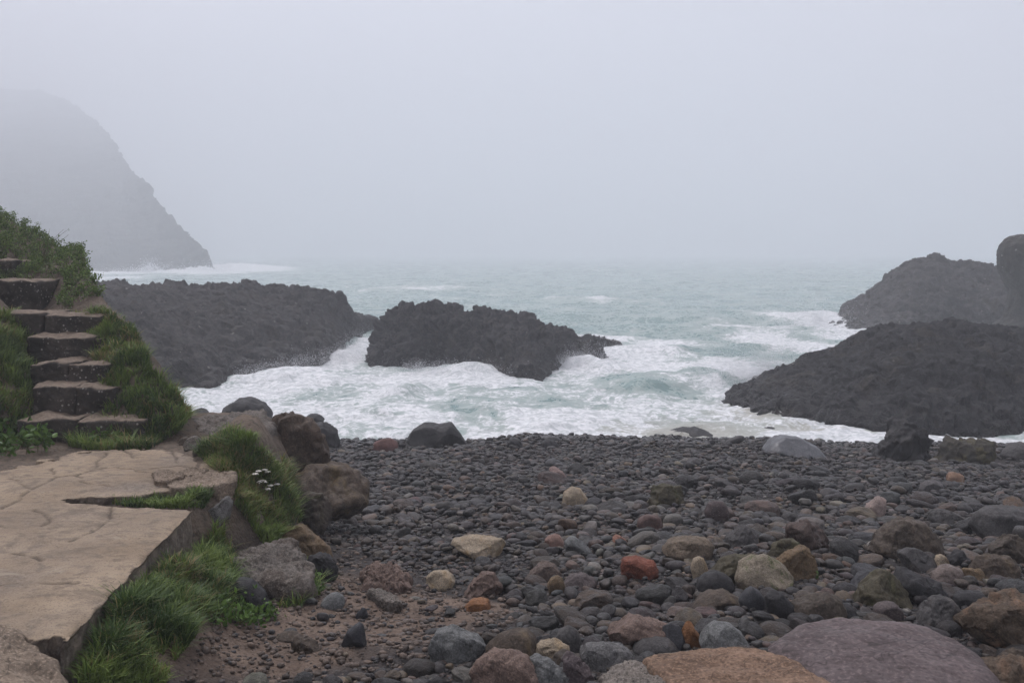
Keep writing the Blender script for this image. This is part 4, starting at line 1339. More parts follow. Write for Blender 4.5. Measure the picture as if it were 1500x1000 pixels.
slab('concrete_lump', [(-300, 908), (-60, 916), (0, 924), (30, 938), (60, 946), (92, 966), (100, 1010), (100, 1060), (-300, 1080)], 1.985, 0.35, 'smooth worn concrete lump below the crumbled near end of the path', 'concrete', M_concfrag, 0.03, tilt=(-0.10, 0.08), dome=0.03, edge=0.035, seed=4, nt=60, na=300, foot=False)
slab('concrete_fragment', [(240, 700), (262, 690), (300, 688), (345, 690), (346, 702), (320, 712), (285, 712), (250, 716)], 2.025, 0.10, 'broken corner piece of concrete hanging over the grassy gap', 'concrete', M_concfrag, 0.012, edge=0.012, seed=14, foot=False)
slab('concrete_fragment', [(224, 692), (232, 688), (262, 690), (268, 697), (240, 704), (228, 702)], 2.045, 0.03, 'thin loose flake of concrete lying on the path near the gap', 'concrete', M_concfrag, 0.008, edge=0.01, seed=15, foot=False)
slab('concrete_fragment', [(262, 690), (280, 684), (304, 686), (300, 692), (275, 697)], 2.04, 0.025, 'thin curved flake of concrete beside the loose flake', 'concrete', M_concfrag, 0.008, edge=0.01, seed=16, foot=False)
stone('concrete_fragment', [(286, 765), (293, 748), (316, 738), (338, 726), (343, 738), (328, 764), (312, 782), (297, 786)], 'pale grey tilted chunk of concrete below the broken corner', 'concrete', M_concgrey, thick=0.9, facets=12, rough=0.06, d=5.25, sub=5, square=0.6)
for k, (a, b, w, h) in enumerate(((282, 652, 26, 12), (270, 648, 16, 8), (292, 662, 20, 9))):
    B((a - w / 2, b - h, a + w / 2, b + h / 2), 'flat', ['flat brown stone on the bare earth before the largest brown boulder', 'small flat stone on the bare earth by the last step', 'dark flat stone at the top of the broken path'][k], [M_paletop, M_brown2, M_brown][k], None, facets=3, thick=0.9)
# earth-coloured rock shelf that joins the largest boulder to the bank
slab('boulder', [(268, 622), (300, 612), (345, 607), (388, 603), (398, 622), (396, 640), (380, 652), (330, 640), (290, 632)], 2.02, 0.5, 'flat brown rock shelf between the grassy bank and the largest brown boulder', 'boulder', M_paletop, 0.035, tilt=(0.02, 0.02), edge=0.05, seed=31, foot=False)
LAND.append(('the flat brown rock shelf', -2.0, 7.4))


# ------------------------------------------------------------------ the stone steps
def block(name, c, half, mat, parent, origin, seed, r=0.014, rough=0.011, rz=0.0, nseg=22):
    u = np.linspace(-1, 1, nseg)
    bm = bmesh.new()
    bmesh.ops.create_cube(bm, size=2.0)
    bmesh.ops.subdivide_edges(bm, edges=bm.edges[:], cuts=nseg, use_grid_fill=True)
    V = np.array([v.co[:] for v in bm.verts])
    h = np.array(half)
    P = V * h
    q = np.clip(P, -(h - r), h - r)
    dlt = P - q
    ln = np.linalg.norm(dlt, axis=1)[:, None]
    P = q + np.where(ln > 1e-6, dlt / np.maximum(ln, 1e-6) * r, 0)
    s = seed * 2.7
    nrm = np.where(ln > 1e-6, dlt / np.maximum(ln, 1e-6), 0)
    d = fbm(P * 5 + s, 4) * rough * 1.6 + ridged(P * 11 + s, 3) * rough * 0.7 + fbm(P * 30 + s, 3) * rough * 0.4
    P = P + nrm * d[:, None]
    P[:, 2] += 0.02 * fbm(np.stack([P[:, 0] * 4, P[:, 1] * 4, 0 * P[:, 0] + s], 1), 2)
    cz, sz = math.cos(rz), math.sin(rz)
    P = np.stack([P[:, 0] * cz - P[:, 1] * sz, P[:, 0] * sz + P[:, 1] * cz, P[:, 2]], 1) + np.array(c) - np.array(origin)
    for v, p in zip(bm.verts, P):
        v.co = p
    bmesh.ops.recalc_face_normals(bm, faces=bm.faces)
    for f in bm.faces:
        f.smooth = True
    me = bpy.data.meshes.new(name)
    bm.to_mesh(me)
    bm.free()
    me.materials.append(mat)
    return link(bpy.data.objects.new(name, me), parent)


def mat_step():
    T = NT('step_stone')
    v = T.coord('Object')
    n1 = T.noise(v, 6, 7, 0.65)
    n2 = T.noise(v, 30, 6, 0.68)
    up = T.n('ShaderNodeSeparateXYZ')
    T.l(T.n('ShaderNodeNewGeometry').outputs['Normal'], up.inputs[0])
    tread = T.rng(up.outputs['Z'], 0.55, 0.85)
    face = T.mix(T.rng(n1, 0.35, 0.65), (0.03, 0.026, 0.023), (0.072, 0.060, 0.050))
    face = T.mix(T.rng(n2, 0.56, 0.68, 0, 0.8), face, (0.2, 0.18, 0.155))
    lich = T.vor(v, 26)
    ln = T.noise(v, 4, 3, 0.5)
    face = T.mix(T.math('MULTIPLY', T.rng(lich, 0.14, 0.24, 0.8, 0), T.rng(ln, 0.5, 0.62)), face, (0.4, 0.37, 0.33))
    sand = T.mix(T.rng(n2, 0.35, 0.65), (0.11, 0.084, 0.062), (0.20, 0.155, 0.115))
    c = T.mix(tread, face, sand)
    return T.done(c, 0.85, T.bump(n2, 0.7, 0.012, T.bump(n1, 0.7, 0.03)), 0.25)


M_step = mat_step()
STEPS = [  # riser foot (y), top z, pixel spans of its stones at that depth
    (6.80, 1.92, 2.15, [(18, 104), (104, 204)]),
    (7.08, 2.08, 2.345, [(40, 102), (102, 162)]),
    (7.34, 2.25, 2.48, [(38, 93), (93, 154)]),
    (7.82, 2.38, 2.635, [(36, 136), (134, 150)]),
    (8.08, 2.52, 2.80, [(-30, 60), (62, 144)]),
    (8.87, 2.70, 3.05, [(-40, 52)]),
    (9.60, 2.95, 3.22, [(-60, 20)]),
]
stairs = empty('stone_stairs', (-3.2, 6.8, 2.0))
tag(stairs, 'worn flight of dark stone steps climbing the grassy bank', 'steps')
for i, (y, z0, z1, spans) in enumerate(STEPS):
    ynext = STEPS[i + 1][0] if i + 1 < len(STEPS) else y + 0.6
    for j, (a, b) in enumerate(spans):
        xa, xb = (a - 750) / F * y, (b - 750) / F * y
        dep = min(ynext - y + 0.2, 0.6) if j == 0 else min(ynext - y + 0.2, 0.34)
        block('step_stone', ((xa + xb) / 2, y + dep / 2 + 0.015 * j, (z0 + z1) / 2 - 0.01 * j), ((xb - xa) / 2, dep / 2, (z1 - z0) / 2), M_step, stairs, stairs.location, i * 7 + j, rz=random.uniform(-0.03, 0.03))
# ------------------------------------------------------------------ grass and leaves
def blades(roots, length, lean_dir, lean, width, cols, seed=0, droop=0.6, seg=3):
    """bent tapering blades; returns vertices, faces, colours"""
    rg = np.random.default_rng(seed)
    n = len(roots)
    az = rg.uniform(0, 2 * np.pi, n)
    rnd = np.stack([np.cos(az), np.sin(az)], 1)
    cl = np.stack([fbm(roots * 8.0 + 3 + seed, 2), fbm(roots * 8.0 + 57 + seed, 2)], 1)
    hd = rnd * rg.uniform(0.15, 1.25, n)[:, None] + lean_dir * lean + 0.55 * cl
    L = length * rg.uniform(0.45, 1.15, n)
    sx = np.stack([-rnd[:, 1], rnd[:, 0]], 1)
    Vs, Cs = [], []
    tip = rg.uniform(0.85, 1.35, n)[:, None]
    for k in range(seg + 1):
        t = k / seg
        up = L * (t - droop * 0.5 * t * t * np.linalg.norm(hd, axis=1))
        out = hd * (L * (0.25 * t + 0.75 * t * t))[:, None]
        c = np.stack([roots[:, 0] + out[:, 0], roots[:, 1] + out[:, 1], roots[:, 2] + up], 1)
        w = width * (1 - t) ** 0.7 + 0.0004
        off = np.stack([sx[:, 0] * w, sx[:, 1] * w, 0 * az], 1)
        Vs += [c - off, c + off]
        kcol = cols * (1 + (tip - 1) * t)
        Cs += [kcol, kcol]
    V = np.stack(Vs, 1).reshape(-1, 3)
    C = np.stack(Cs, 1).reshape(-1, 3)
    m = 2 * (seg + 1)
    q = np.array([[2 * k, 2 * k + 1, 2 * k + 3, 2 * k + 2] for k in range(seg)])
    Fc = (q[None] + m * np.arange(n)[:, None, None]).reshape(-1, 4)
    return V, Fc, C


M_grass = mat_blades('grass_blade')
M_leaf = mat_blades('leaf', 0.45)


def roots_in(poly, n, xr, yr, seed, lift=0.0, zmax=9.0, zmin=-9):
    rg = np.random.default_rng(seed)
    out = []
    tot = 0
    for _ in range(60):
        x = rg.uniform(*xr, 6000)
        y = rg.uniform(*yr, 6000)
        z = ground(x, y)
        P = np.stack([x, y, z], 1)
        px, py = proj(P)
        ok = inpoly(px, py, poly) & (z < zmax) & (z > zmin)
        out.append(P[ok])
        tot += ok.sum()
        if tot > n:
            break
    P = np.concatenate(out)[:n]
    P[:, 2] += lift
    return P


def gcols(P, seed, dark=(0.048, 0.088, 0.022), light=(0.18, 0.245, 0.055), straw=(0.27, 0.21, 0.09), sp=0.06):
    rg = np.random.default_rng(seed)
    t = np.clip(0.45 + 0.7 * fbm(P * 3.1 + seed, 3) + 0.5 * fbm(P * 9.0 + seed, 2) + rg.normal(0, 0.34, len(P)), 0, 1)[:, None]
    c = np.array(dark) * (1 - t) + np.array(light) * t
    patch = np.clip(fbm(P * 2.3 + 31 + seed, 3) * 0.5 + sp, 0, 0.5)
    s = rg.random(len(P)) < patch
    c[s] = np.array(straw) * rg.uniform(0.6, 1.1, (s.sum(), 1))
    return c


GRASS = [  # label, outline in the photograph, box to search, blades, length, lean direction, lean, colours
    ('long grass hanging against the straight edge of the concrete path', [(95, 1010), (110, 900), (150, 850), (190, 815), (235, 765), (275, 745), (300, 760), (335, 795), (345, 840), (335, 900), (300, 905), (285, 935), (255, 970), (240, 1010)], (-1.75, -1.0), (2.9, 5.6), 30000, 0.074, (0.15, -0.2), 0.22, 0.07),
    ('tall grass tussock spilling down between the path corner and the boulders', [(290, 668), (330, 635), (375, 640), (386, 665), (430, 690), (445, 760), (400, 800), (350, 805), (322, 780), (345, 720)], (-2.2, -1.0), (5.5, 7.1), 18000, 0.070, (0.25, -0.25), 0.3, 0.10),
    ('short grass growing in the gap in the concrete path', [(150, 735), (170, 728), (240, 722), (285, 712), (320, 712), (300, 745), (230, 745), (180, 742)], (-2.3, -1.6), (4.8, 5.9), 5000, 0.06, (0.2, -0.3), 0.3, 0.08),
    ('grass capping the bank on the seaward side of the stone steps', [(105, 462), (150, 455), (188, 475), (214, 515), (222, 540), (245, 562), (268, 590), (280, 612), (255, 640), (205, 655), (200, 612), (150, 606), (140, 545), (128, 500)], (-3.9, -2.25), (6.75, 9.2), 16000, 0.075, (0.35, -0.3), 0.35, 0.12),
    ('grass overhanging the landward side of the stone steps', [(-80, 470), (24, 460), (56, 500), (54, 560), (60, 605), (30, 640), (-80, 650)], (-5.2, -3.35), (6.6, 8.6), 12000, 0.085, (0.35, -0.3), 0.35, 0.06),
    ('grass growing along the foot of the lowest step', [(100, 655), (110, 630), (200, 615), (260, 610), (262, 635), (215, 660), (150, 662)], (-3.3, -2.2), (6.4, 7.3), 3500, 0.10, (0.2, -0.3), 0.3, 0.10),
    ('grass tuft growing beside the pale-topped ledge stone', [(440, 850), (445, 820), (465, 835), (470, 870), (440, 890), (405, 890), (410, 870)], (-1.4, -0.8), (4.5, 5.8), 1100, 0.07, (0.1, -0.2), 0.3, 0.02),
]
for i, (label, poly, xr, yr, n, L, ld, ln, sp) in enumerate(GRASS):
    P = roots_in(poly, n, xr, yr, 40 + i)
    if len(P) == 0:
        print('no grass', label)
        continue
    if i == 0:
        P = P[P[:, 0] > edge_x(P[:, 1]) + 0.03]
    if i == 2:
        P = P[P[:, 1] > 5.0]
    cl = fbm(P * np.array([5, 5, 5]) + 3.3 * i, 3)
    keepg = fbm(P * 11.0 + 5 * i, 2) > -0.28
    P, cl = P[keepg], cl[keepg]
    Lk = L * np.clip(1 + 1.0 * cl, 0.35, 2)
    V, Fc, C = blades(P, Lk, np.array(ld)[None], ln, 0.0038 * (P[:, 1] / 5) ** 0.6, gcols(P, 7 + i, sp=sp), seed=i)
    o = obj_np('grass', V, Fc, M_grass, attrs={'col': C})
    tag(o, label, 'grass', kind='stuff')


def leaf_cards(C0, size, cols, seed, up=0.5, fold=0.25):
    """small folded pointed leaves, four faces each"""
    rg = np.random.default_rng(seed)
    n = len(C0)
    a = rg.normal(size=(n, 3))
    a[:, 2] += up
    a /= np.linalg.norm(a, axis=1)[:, None]
    b = rg.normal(size=(n, 3))
    s = np.cross(a, b)
    s /= np.linalg.norm(s, axis=1)[:, None]
    nrm = np.cross(a, s)
    L = (size * rg.uniform(0.55, 1.2, n))[:, None]
    p0 = C0
    m1 = C0 + a * L * 0.35 - nrm * L * 0.04
    m2 = C0 + a * L * 0.72
    tip = C0 + a * L + nrm * L * 0.10
    w = L * 0.28
    pts = [p0, m1 - s * w + nrm * w * fold, m1, m1 + s * w + nrm * w * fold, m2 - s * w * 0.7 + nrm * w * fold, m2, m2 + s * w * 0.7 + nrm * w * fold, tip]
    V = np.stack(pts, 1).reshape(-1, 3)
    q = np.array([[0, 2, 1, 1], [0, 3, 2, 2], [1, 2, 5, 4], [2, 3, 6, 5], [4, 5, 7, 7], [5, 6, 7, 7]])
    tri = []
    for f in q:
        tri.append([f[0], f[1], f[2]])
        if f[3] != f[2]:
            tri.append([f[0], f[2], f[3]])
    tri = np.array(tri)
    Fc = (tri[None] + 8 * np.arange(n)[:, None, None]).reshape(-1, 3)
    return V, Fc, np.repeat(cols, 8, 0)


def tube(pts, r0, r1, k=5):
    pts = np.asarray(pts, float)
    n = len(pts)
    tg = np.gradient(pts, axis=0)
    tg /= np.linalg.norm(tg, axis=1)[:, None] + 1e-9
    ref = np.array([0.3, 0.9, 0.1])
    s = np.cross(tg, ref)
    s /= np.linalg.norm(s, axis=1)[:, None] + 1e-9
    u = np.cross(tg, s)
    r = np.linspace(r0, r1, n)[:, None]
    th = np.linspace(0, 2 * np.pi, k, endpoint=False)
    V = np.stack([pts + (s * np.cos(t) + u * np.sin(t)) * r for t in th], 1).reshape(-1, 3)
    return V, grid_faces(n, k, True)


def join(parts):
    Vs, Fs, Cs, off = [], [], [], 0
    for p in parts:
        Vs.append(p[0]); Fs.append(p[1] + off); off += len(p[0])
        if len(p) > 2:
            Cs.append(p[2])
    return np.concatenate(Vs), np.concatenate(Fs), (np.concatenate(Cs) if Cs else None)


T = NT('plant_stem')
M_stem = T.done(T.mix(T.noise(T.coord('Object'), 30), (0.07, 0.075, 0.03), (0.11, 0.075, 0.04)), 0.7, None, 0.2)


def plant(name, label, cat, poly, xr, yr, nstem, height, nleaf, leaf, lean, seed, light=(0.11, 0.19, 0.04), dark=(0.035, 0.075, 0.015), group=None, spread=0.5):
    """stems that branch from the ground inside the outline, leaves along them"""
    P = roots_in(poly, nstem, xr, yr, 300 + seed)
    rg = np.random.default_rng(seed)
    org = P.mean(0)
    org[2] = P[:, 2].min()
    stems, lv, lc = [], [], []
    for p in P:
        h = height * rg.uniform(0.5, 1.2) * (1 + 0.5 * float(fbm(np.array([p * 1.5]), 2)[0]))
        az = rg.uniform(0, 2 * np.pi)
        d = np.array([math.cos(az) * spread + lean[0], math.sin(az) * spread + lean[1], 0])
        t = np.linspace(0, 1, 6)[:, None]
        line = p + np.array([0, 0, h]) * (t - 0.25 * t ** 2) + d * h * t ** 1.6
        stems.append(tube(line, 0.003, 0.0012, 4))
        tt = rg.uniform(0.12, 1.0, nleaf)
        pos = np.stack([np.interp(tt, t[:, 0], line[:, k]) for k in range(3)], 1) + rg.normal(0, leaf * 0.55, (nleaf, 3))
        mixv = np.clip(rg.normal(0.45, 0.28, (nleaf, 1)) + 0.25 * (tt[:, None] - 0.5), 0, 1)
        lv.append(pos)
        lc.append(np.array(dark) * (1 - mixv) + np.array(light) * mixv)
    root = empty(name, org)
    tag(root, label, cat, group)
    V, Fc, C = leaf_cards(np.concatenate(lv), leaf, np.concatenate(lc), seed)
    obj_np('leaves', V - org, Fc, M_leaf, root, smooth=False, attrs={'col': C})
    V, Fc, _ = join(stems)
    obj_np('stems', V - org, Fc, M_stem, root)
    return root


plant('shrub', 'dense green leafy shrub on the bank above the top step', 'shrub', [(-120, 180), (0, 250), (60, 310), (110, 360), (150, 420), (145, 452), (100, 458), (60, 440), (20, 440), (-120, 440)],
      (-7.5, -3.3), (8.7, 12.5), 1500, 0.13, 34, 0.023, (0.10, -0.12), 1, light=(0.17, 0.25, 0.06), dark=(0.04, 0.075, 0.018))
plant('shrub', 'shrub of small dark leaves hanging over the upper steps', 'shrub', [(-120, 345), (10, 370), (30, 410), (-10, 430), (-120, 460)],
      (-7.5, -4.2), (8.6, 9.9), 260, 0.13, 30, 0.023, (0.15, -0.2), 2, light=(0.07, 0.10, 0.03), dark=(0.03, 0.045, 0.016))
plant('tall_sprig', 'thin grassy sprigs standing up from the shrub against the fog', 'sprigs', [(30, 345), (45, 350), (80, 395), (60, 395)],
      (-5.6, -3.9), (9.2, 10.3), 16, 0.42, 6, 0.022, (0.25, 0.0), 3, spread=0.25)
plant('leafy_plant', 'broad-leaved plant at the landward foot of the lowest step', 'plant', [(-60, 672), (-60, 620), (30, 625), (75, 655), (60, 668)],
      (-4.2, -2.9), (6.1, 7.0), 60, 0.13, 9, 0.055, (0.1, -0.25), 4)
plant('leafy_plant', 'small leafy plant under the dark block of the lowest step', 'plant', [(118, 650), (130, 628), (185, 625), (192, 648), (150, 655)],
      (-3.2, -2.4), (6.3, 6.9), 26, 0.10, 9, 0.04, (0.0, -0.25), 5)
plant('leafy_plant', 'bright leafy plant on the sandy soil under the long grass', 'plant', [(310, 920), (318, 885), (350, 878), (395, 892), (405, 905), (380, 918)],
      (-1.6, -0.9), (4.0, 5.2), 60, 0.075, 10, 0.032, (0.15, -0.2), 6, light=(0.13, 0.22, 0.04))
plant('leafy_plant', 'trailing green plant in the crevice beside the pale-topped ledge stone', 'plant', [(440, 880), (448, 830), (462, 838), (466, 872), (420, 892)],
      (-1.4, -0.85), (4.5, 5.8), 22, 0.07, 9, 0.03, (0.1, -0.2), 7)
plant('leafy_plant', 'tiny green seedling among the cobbles behind the pale algae-banded boulder', 'plant', [(1180, 866), (1185, 842), (1205, 842), (1206, 866)],
      (1.0, 2.6), (4.5, 6.8), 1, 0.08, 14, 0.026, (0.0, -0.2), 8)

# white flower heads on the tussock
FLOWERS = [(379, 692), (374, 696), (388, 690), (392, 693), (384, 706), (396, 713), (406, 711), (393, 718)]
T = NT('white_petals')
M_petal = T.done((0.55, 0.52, 0.45), 0.7, None, 0.2)
fl_labels = ['flat white flower head, biggest of those on the tussock']
for i, (px, py) in enumerate(FLOWERS):
    g = hit(px + 6, py + 22)
    tip = at_y(px, py, g[1] - 0.10)
    root = empty('white_flower', g)
    tag(root, 'white flower head on a thin stem in the tall grass tussock', 'flower', 'white flower heads on the tussock')
    t = np.linspace(0, 1, 6)[:, None]
    line = (tip - g) * t + np.array([0, 0, 0.02]) * np.sin(t * np.pi)
    V, Fc = tube(line, 0.0018, 0.0012, 5)
    obj_np('stem', V, Fc, M_stem, root)
    rg = np.random.default_rng(i)
    nf = 26
    rr = (0.030 if i == 4 else 0.016) * np.sqrt(rg.random(nf))
    az = rg.uniform(0, 6.28, nf)
    cs = np.stack([rr * np.cos(az), rr * np.sin(az), 0.012 * (1 - (rr / 0.03) ** 2)], 1) + (tip - g)
    D, Fi = ico(1)
    V = (cs[:, None] + D[None] * np.array([0.0055, 0.0055, 0.0035])).reshape(-1, 3)
    Fc = (Fi[None] + len(D) * np.arange(nf)[:, None, None]).reshape(-1, 3)
    obj_np('flower_head', V, Fc, M_petal, root)

# ------------------------------------------------------------------ cobbles
NVAR = 18


def cobble_variants(n):
    out = []
    D, Fc = ico(n)
    for k in range(NVAR):
        rr = np.random.default_rng(500 + k)
        V = D.copy()
        e = rr.uniform(0.78, 1.0)
        V = np.sign(V) * np.abs(V) ** e
        for _ in range(rr.integers(0, 4) if k % 2 else rr.integers(6, 11)):
            nn = rr.normal(size=3)
            nn /= np.linalg.norm(nn)
            s = V @ nn - np.max(V @ nn) * rr.uniform(0.62, 0.85)
            V = V - nn[None] * (np.where(s > 0, s * (0.8 if k % 2 else 0.96), 0))[:, None]
        V = V * (1 + 0.10 * fbm(D * 1.3 + k * 5.1, 2) + (0.03 * fbm(D * 4 + k, 2) if k % 2 == 0 else 0))[:, None]
        V = V / np.abs(V).max(0)
        out.append(V)
    return out, Fc


PAL = [  # word, albedo, weight
    ('dark grey', (0.052, 0.049, 0.049), 34), ('charcoal', (0.034, 0.032, 0.033), 20), ('grey', (0.080, 0.075, 0.073), 16), ('purplish grey', (0.070, 0.056, 0.056), 14),
    ('brown', (0.095, 0.070, 0.052), 13), ('slate blue', (0.056, 0.060, 0.066), 5), ('reddish', (0.135, 0.086, 0.070), 3.8), ('pinkish', (0.23, 0.17, 0.145), 2.6), ('tan', (0.22, 0.172, 0.12), 3.0), ('pale grey', (0.27, 0.25, 0.22), 2.2), ('rusty', (0.19, 0.11, 0.066), 0.9),
]
PW = np.array([p[2] for p in PAL], float)
PW /= PW.sum()


def scatter():
    rg = np.random.default_rng(77)
    cell = 0.2
    gridd = {}

    def add(x, y, r):
        gridd.setdefault((int(x // cell), int(y // cell)), []).append((x, y, r))

    for (x, y, r) in FOOT:
        add(x, y, r)
    feet = np.array(FOOT)
    placed = []
    # three passes: big, middling, small
    for pas, (ntry, lo, hi, reach) in enumerate(((9000, 0.066, 0.14, 2), (60000, 0.036, 0.066, 2), (290000, 0.017, 0.036, 1))):
        yv = 3.3 + 14.0 * rg.random(ntry) ** 0.9
        hw = 0.58 * yv + 0.8
        xv = rg.uniform(-1, 1, ntry) * hw
        zv = ground(xv, yv)
        bz = beach_z(xv, yv)
        px, py = proj(np.stack([xv, yv, zv], 1))
        right = sstep(700, 1000, px)
        near = sstep(11.0, 7.0, yv)
        clump = fbm(P3(xv * 0.8, yv * 0.8, 9), 3)
        soil = inpoly(px, py, SOIL_PX)
        fine = np.exp(-((px - 650) / 170) ** 2 - ((py - 850) / 60) ** 2)
        rad = lo * (hi / lo) ** (rg.random(ntry) ** 1.8)
        if pas == 0:
            prob = 0.025 + 0.15 * near * right + 0.05 * clump
        elif pas == 1:
            prob = 0.55 + 0.4 * clump - 0.2 * near * (1 - right) + 0.2 * near * right
        else:
            prob = np.where(yv > 12.0, 0.5, 1.0)
        prob = prob * (1 - (0.95 if pas < 2 else 0.7) * fine) * np.where(soil, [0.0, 0.005, 0.016][pas], 1.0)
        ok = (rg.random(ntry) < prob) & (zv - bz < 0.05) & (zv > -0.25)
        ok &= ~((xv < -1.0) & (yv < 6.4))
        for i in np.nonzero(ok)[0]:
            x, y, r = xv[i], yv[i], rad[i]
            ci, cj = int(x // cell), int(y // cell)
            bad = False
            for a in range(ci - reach, ci + reach + 1):
                for b in range(cj - reach, cj + reach + 1):
                    for (u, v, s) in gridd.get((a, b), ()):
                        m = (r + s) * (0.74 if s < 0.2 else 0.85)
                        if (u - x) ** 2 + (v - y) ** 2 < m * m:
                            bad = True
                            break
                    if bad:
                        break
                if bad:
                    break
            if bad:
                continue
            add(x, y, r)
            placed.append((x, y, zv[i], r))
    return np.array(placed)


ST = scatter()
print('stones', len(ST))
rg = np.random.default_rng(5)
n = len(ST)
R = ST[:, 3]
asp = np.stack([rg.uniform(0.85, 1.35, n), rg.uniform(0.72, 1.0, n), rg.uniform(0.34, 0.70, n)], 1)
SC = asp * R[:, None] * 1.06
az = rg.uniform(0, 2 * np.pi, n)
tl = rg.normal(0, 0.20, (n, 2))
# piled up slightly: bigger ones sit higher, smaller ones fill the hollows
ZZ = ST[:, 2] + SC[:, 2] * rg.uniform(0.15, 0.75, n) + 0.012 * rg.normal(size=n)
ca, sa_ = np.cos(az), np.sin(az)
RM = np.zeros((n, 3, 3))
RM[:, 0, 0] = ca; RM[:, 0, 1] = -sa_; RM[:, 1, 0] = sa_; RM[:, 1, 1] = ca; RM[:, 2, 2] = 1
cx, sx = np.cos(tl[:, 0]), np.sin(tl[:, 0])
RX = np.zeros((n, 3, 3))
RX[:, 0, 0] = 1; RX[:, 1, 1] = cx; RX[:, 1, 2] = -sx; RX[:, 2, 1] = sx; RX[:, 2, 2] = cx
cy, sy = np.cos(tl[:, 1]), np.sin(tl[:, 1])
RY = np.zeros((n, 3, 3))
RY[:, 1, 1] = 1; RY[:, 0, 0] = cy; RY[:, 0, 2] = sy; RY[:, 2, 0] = -sy; RY[:, 2, 2] = cy
RM = RX @ RY @ RM
var = rg.integers(0, NVAR, n)
pi = rg.choice(len(PAL), n, p=PW)
PN = PW * np.array([0.7 if k < 4 else (2.2 if p[0] in ('brown', 'tan') else 1.2) for k, p in enumerate(PAL)])
nearby = ST[:, 1] < 8.5
pi[nearby] = rg.choice(len(PAL), nearby.sum(), p=PN / PN.sum())
COLR = np.array([1.03, 1.0, 0.95]) * 0.50 * np.array([p[1] for p in PAL])[pi] * rg.uniform(0.75, 1.3, (n, 1)) * (1 + rg.normal(0, 0.04, (n, 3)))
POS = np.stack([ST[:, 0], ST[:, 1], ZZ], 1)
WET = sstep(13.9, 15.0, ST[:, 1] + 0.6 * fbm(P3(ST[:, 0] * 0.7, ST[:, 1] * 0.7, 3), 3))
COLR = COLR * (1 - 0.35 * WET)[:, None]
spx, spy = proj(POS)
size_px = R * F / ST[:, 1]
inview = (spx > -10) & (spx < 1510) & (spy < 1010)
# the 200-odd largest in the picture are objects of their own
order = np.argsort(np.where(inview, -size_px, 0))
NIND = 215
ind = order[:NIND]
rest = np.setdiff1d(np.arange(n), ind)

M_cob = mat_cobble('cobble', True)
M_shi = mat_cobble('shingle', False)
hi_v, hi_f = cobble_variants(4)
hi_me = []
for k in range(NVAR):
    V = hi_v[k]
    N = vnormals(V, hi_f)
    V = V + N * (0.02 * fbm(V * 3.5 + k * 2, 3) + 0.012 * fbm(V * 9 + k, 3))[:, None]
    hi_me.append(mesh_np('cobble', V, hi_f, M_cob))

landxy = np.array([(a[1], a[2]) for a in LAND])


def shape_word(s):
    if s[2] / s[0] < 0.42:
        return 'flat'
    if s[0] / s[1] > 1.5:
        return 'long'
    if s[2] / s[0] > 0.62:
        return 'chunky'
    return 'rounded'


seen = {}
for q, i in enumerate(ind):
    o = bpy.data.objects.new('cobble', hi_me[var[i]])
    o.matrix_world = Matrix.LocRotScale(Vector(POS[i]), Matrix(RM[i].tolist()).to_quaternion(), Vector(SC[i]))
    o.color = (*COLR[i], 1)
    link(o)
    dd = np.hypot(landxy[:, 0] - POS[i, 0], landxy[:, 1] - POS[i, 1])
    near = np.argsort(dd)[:3]
    w = PAL[pi[i]][0]
    cand = []
    for sw in (shape_word(SC[i]),):
        a, b, c = [LAND[k][0] for k in near]
        dx, dy = POS[i, 0] - landxy[near[0], 0], POS[i, 1] - landxy[near[0], 1]
        rel = 'behind' if dy > abs(dx) * 0.8 else ('in front of' if -dy > abs(dx) * 0.8 else 'beside')
        cand += ['%s %s cobble %s %s' % (w, sw, rel, a), '%s %s cobble between %s and %s' % (w, sw, a, b), '%s %s cobble near %s and %s' % (w, sw, a, c),
                 '%s %s cobble near %s and %s' % (w, sw, b, c), 'smaller %s %s cobble %s %s' % (w, sw, rel, a), 'smaller %s %s cobble near %s and %s' % (w, sw, a, b)]
    lab = next((t for t in cand if t not in seen and len(t.replace('-', ' ').split()) <= 16), cand[0])
    seen[lab] = 1
    tag(o, lab, 'cobble', 'larger cobbles lying on the shingle beach')


def bulk(name, idx, lev, label):
    vv, ff = cobble_variants(lev)
    Vs, Fs, Cs, off = [], [], [], 0
    for k in range(NVAR):
        ii = idx[var[idx] == k]
        if not len(ii):
            continue
        P = vv[k][None] * SC[ii][:, None, :]
        P = np.einsum('nij,nvj->nvi', RM[ii], P) + POS[ii][:, None, :]
        nv = len(vv[k])
        Vs.append(P.reshape(-1, 3))
        Fs.append((ff[None] + nv * np.arange(len(ii))[:, None, None]).reshape(-1, 3) + off)
        Cs.append(np.repeat(np.concatenate([COLR[ii], WET[ii][:, None]], 1), nv, 0))
        off += nv * len(ii)
    return np.concatenate(Vs), np.concatenate(Fs), np.concatenate(Cs)


far_i = rest[size_px[rest] < 9.0]
mid_i = rest[size_px[rest] >= 9.0]
V, Fc, C = join([bulk('a', mid_i, 3, ''), bulk('b', far_i, 2, '')])
o = obj_np('shingle', V, Fc, M_shi, attrs={'col': C[:, :3], 'wet': C[:, 3]})
tag(o, 'countless small dark grey pebbles packed across the beach', 'shingle', kind='stuff')
print('shingle faces', len(Fc), len(mid_i), len(far_i))


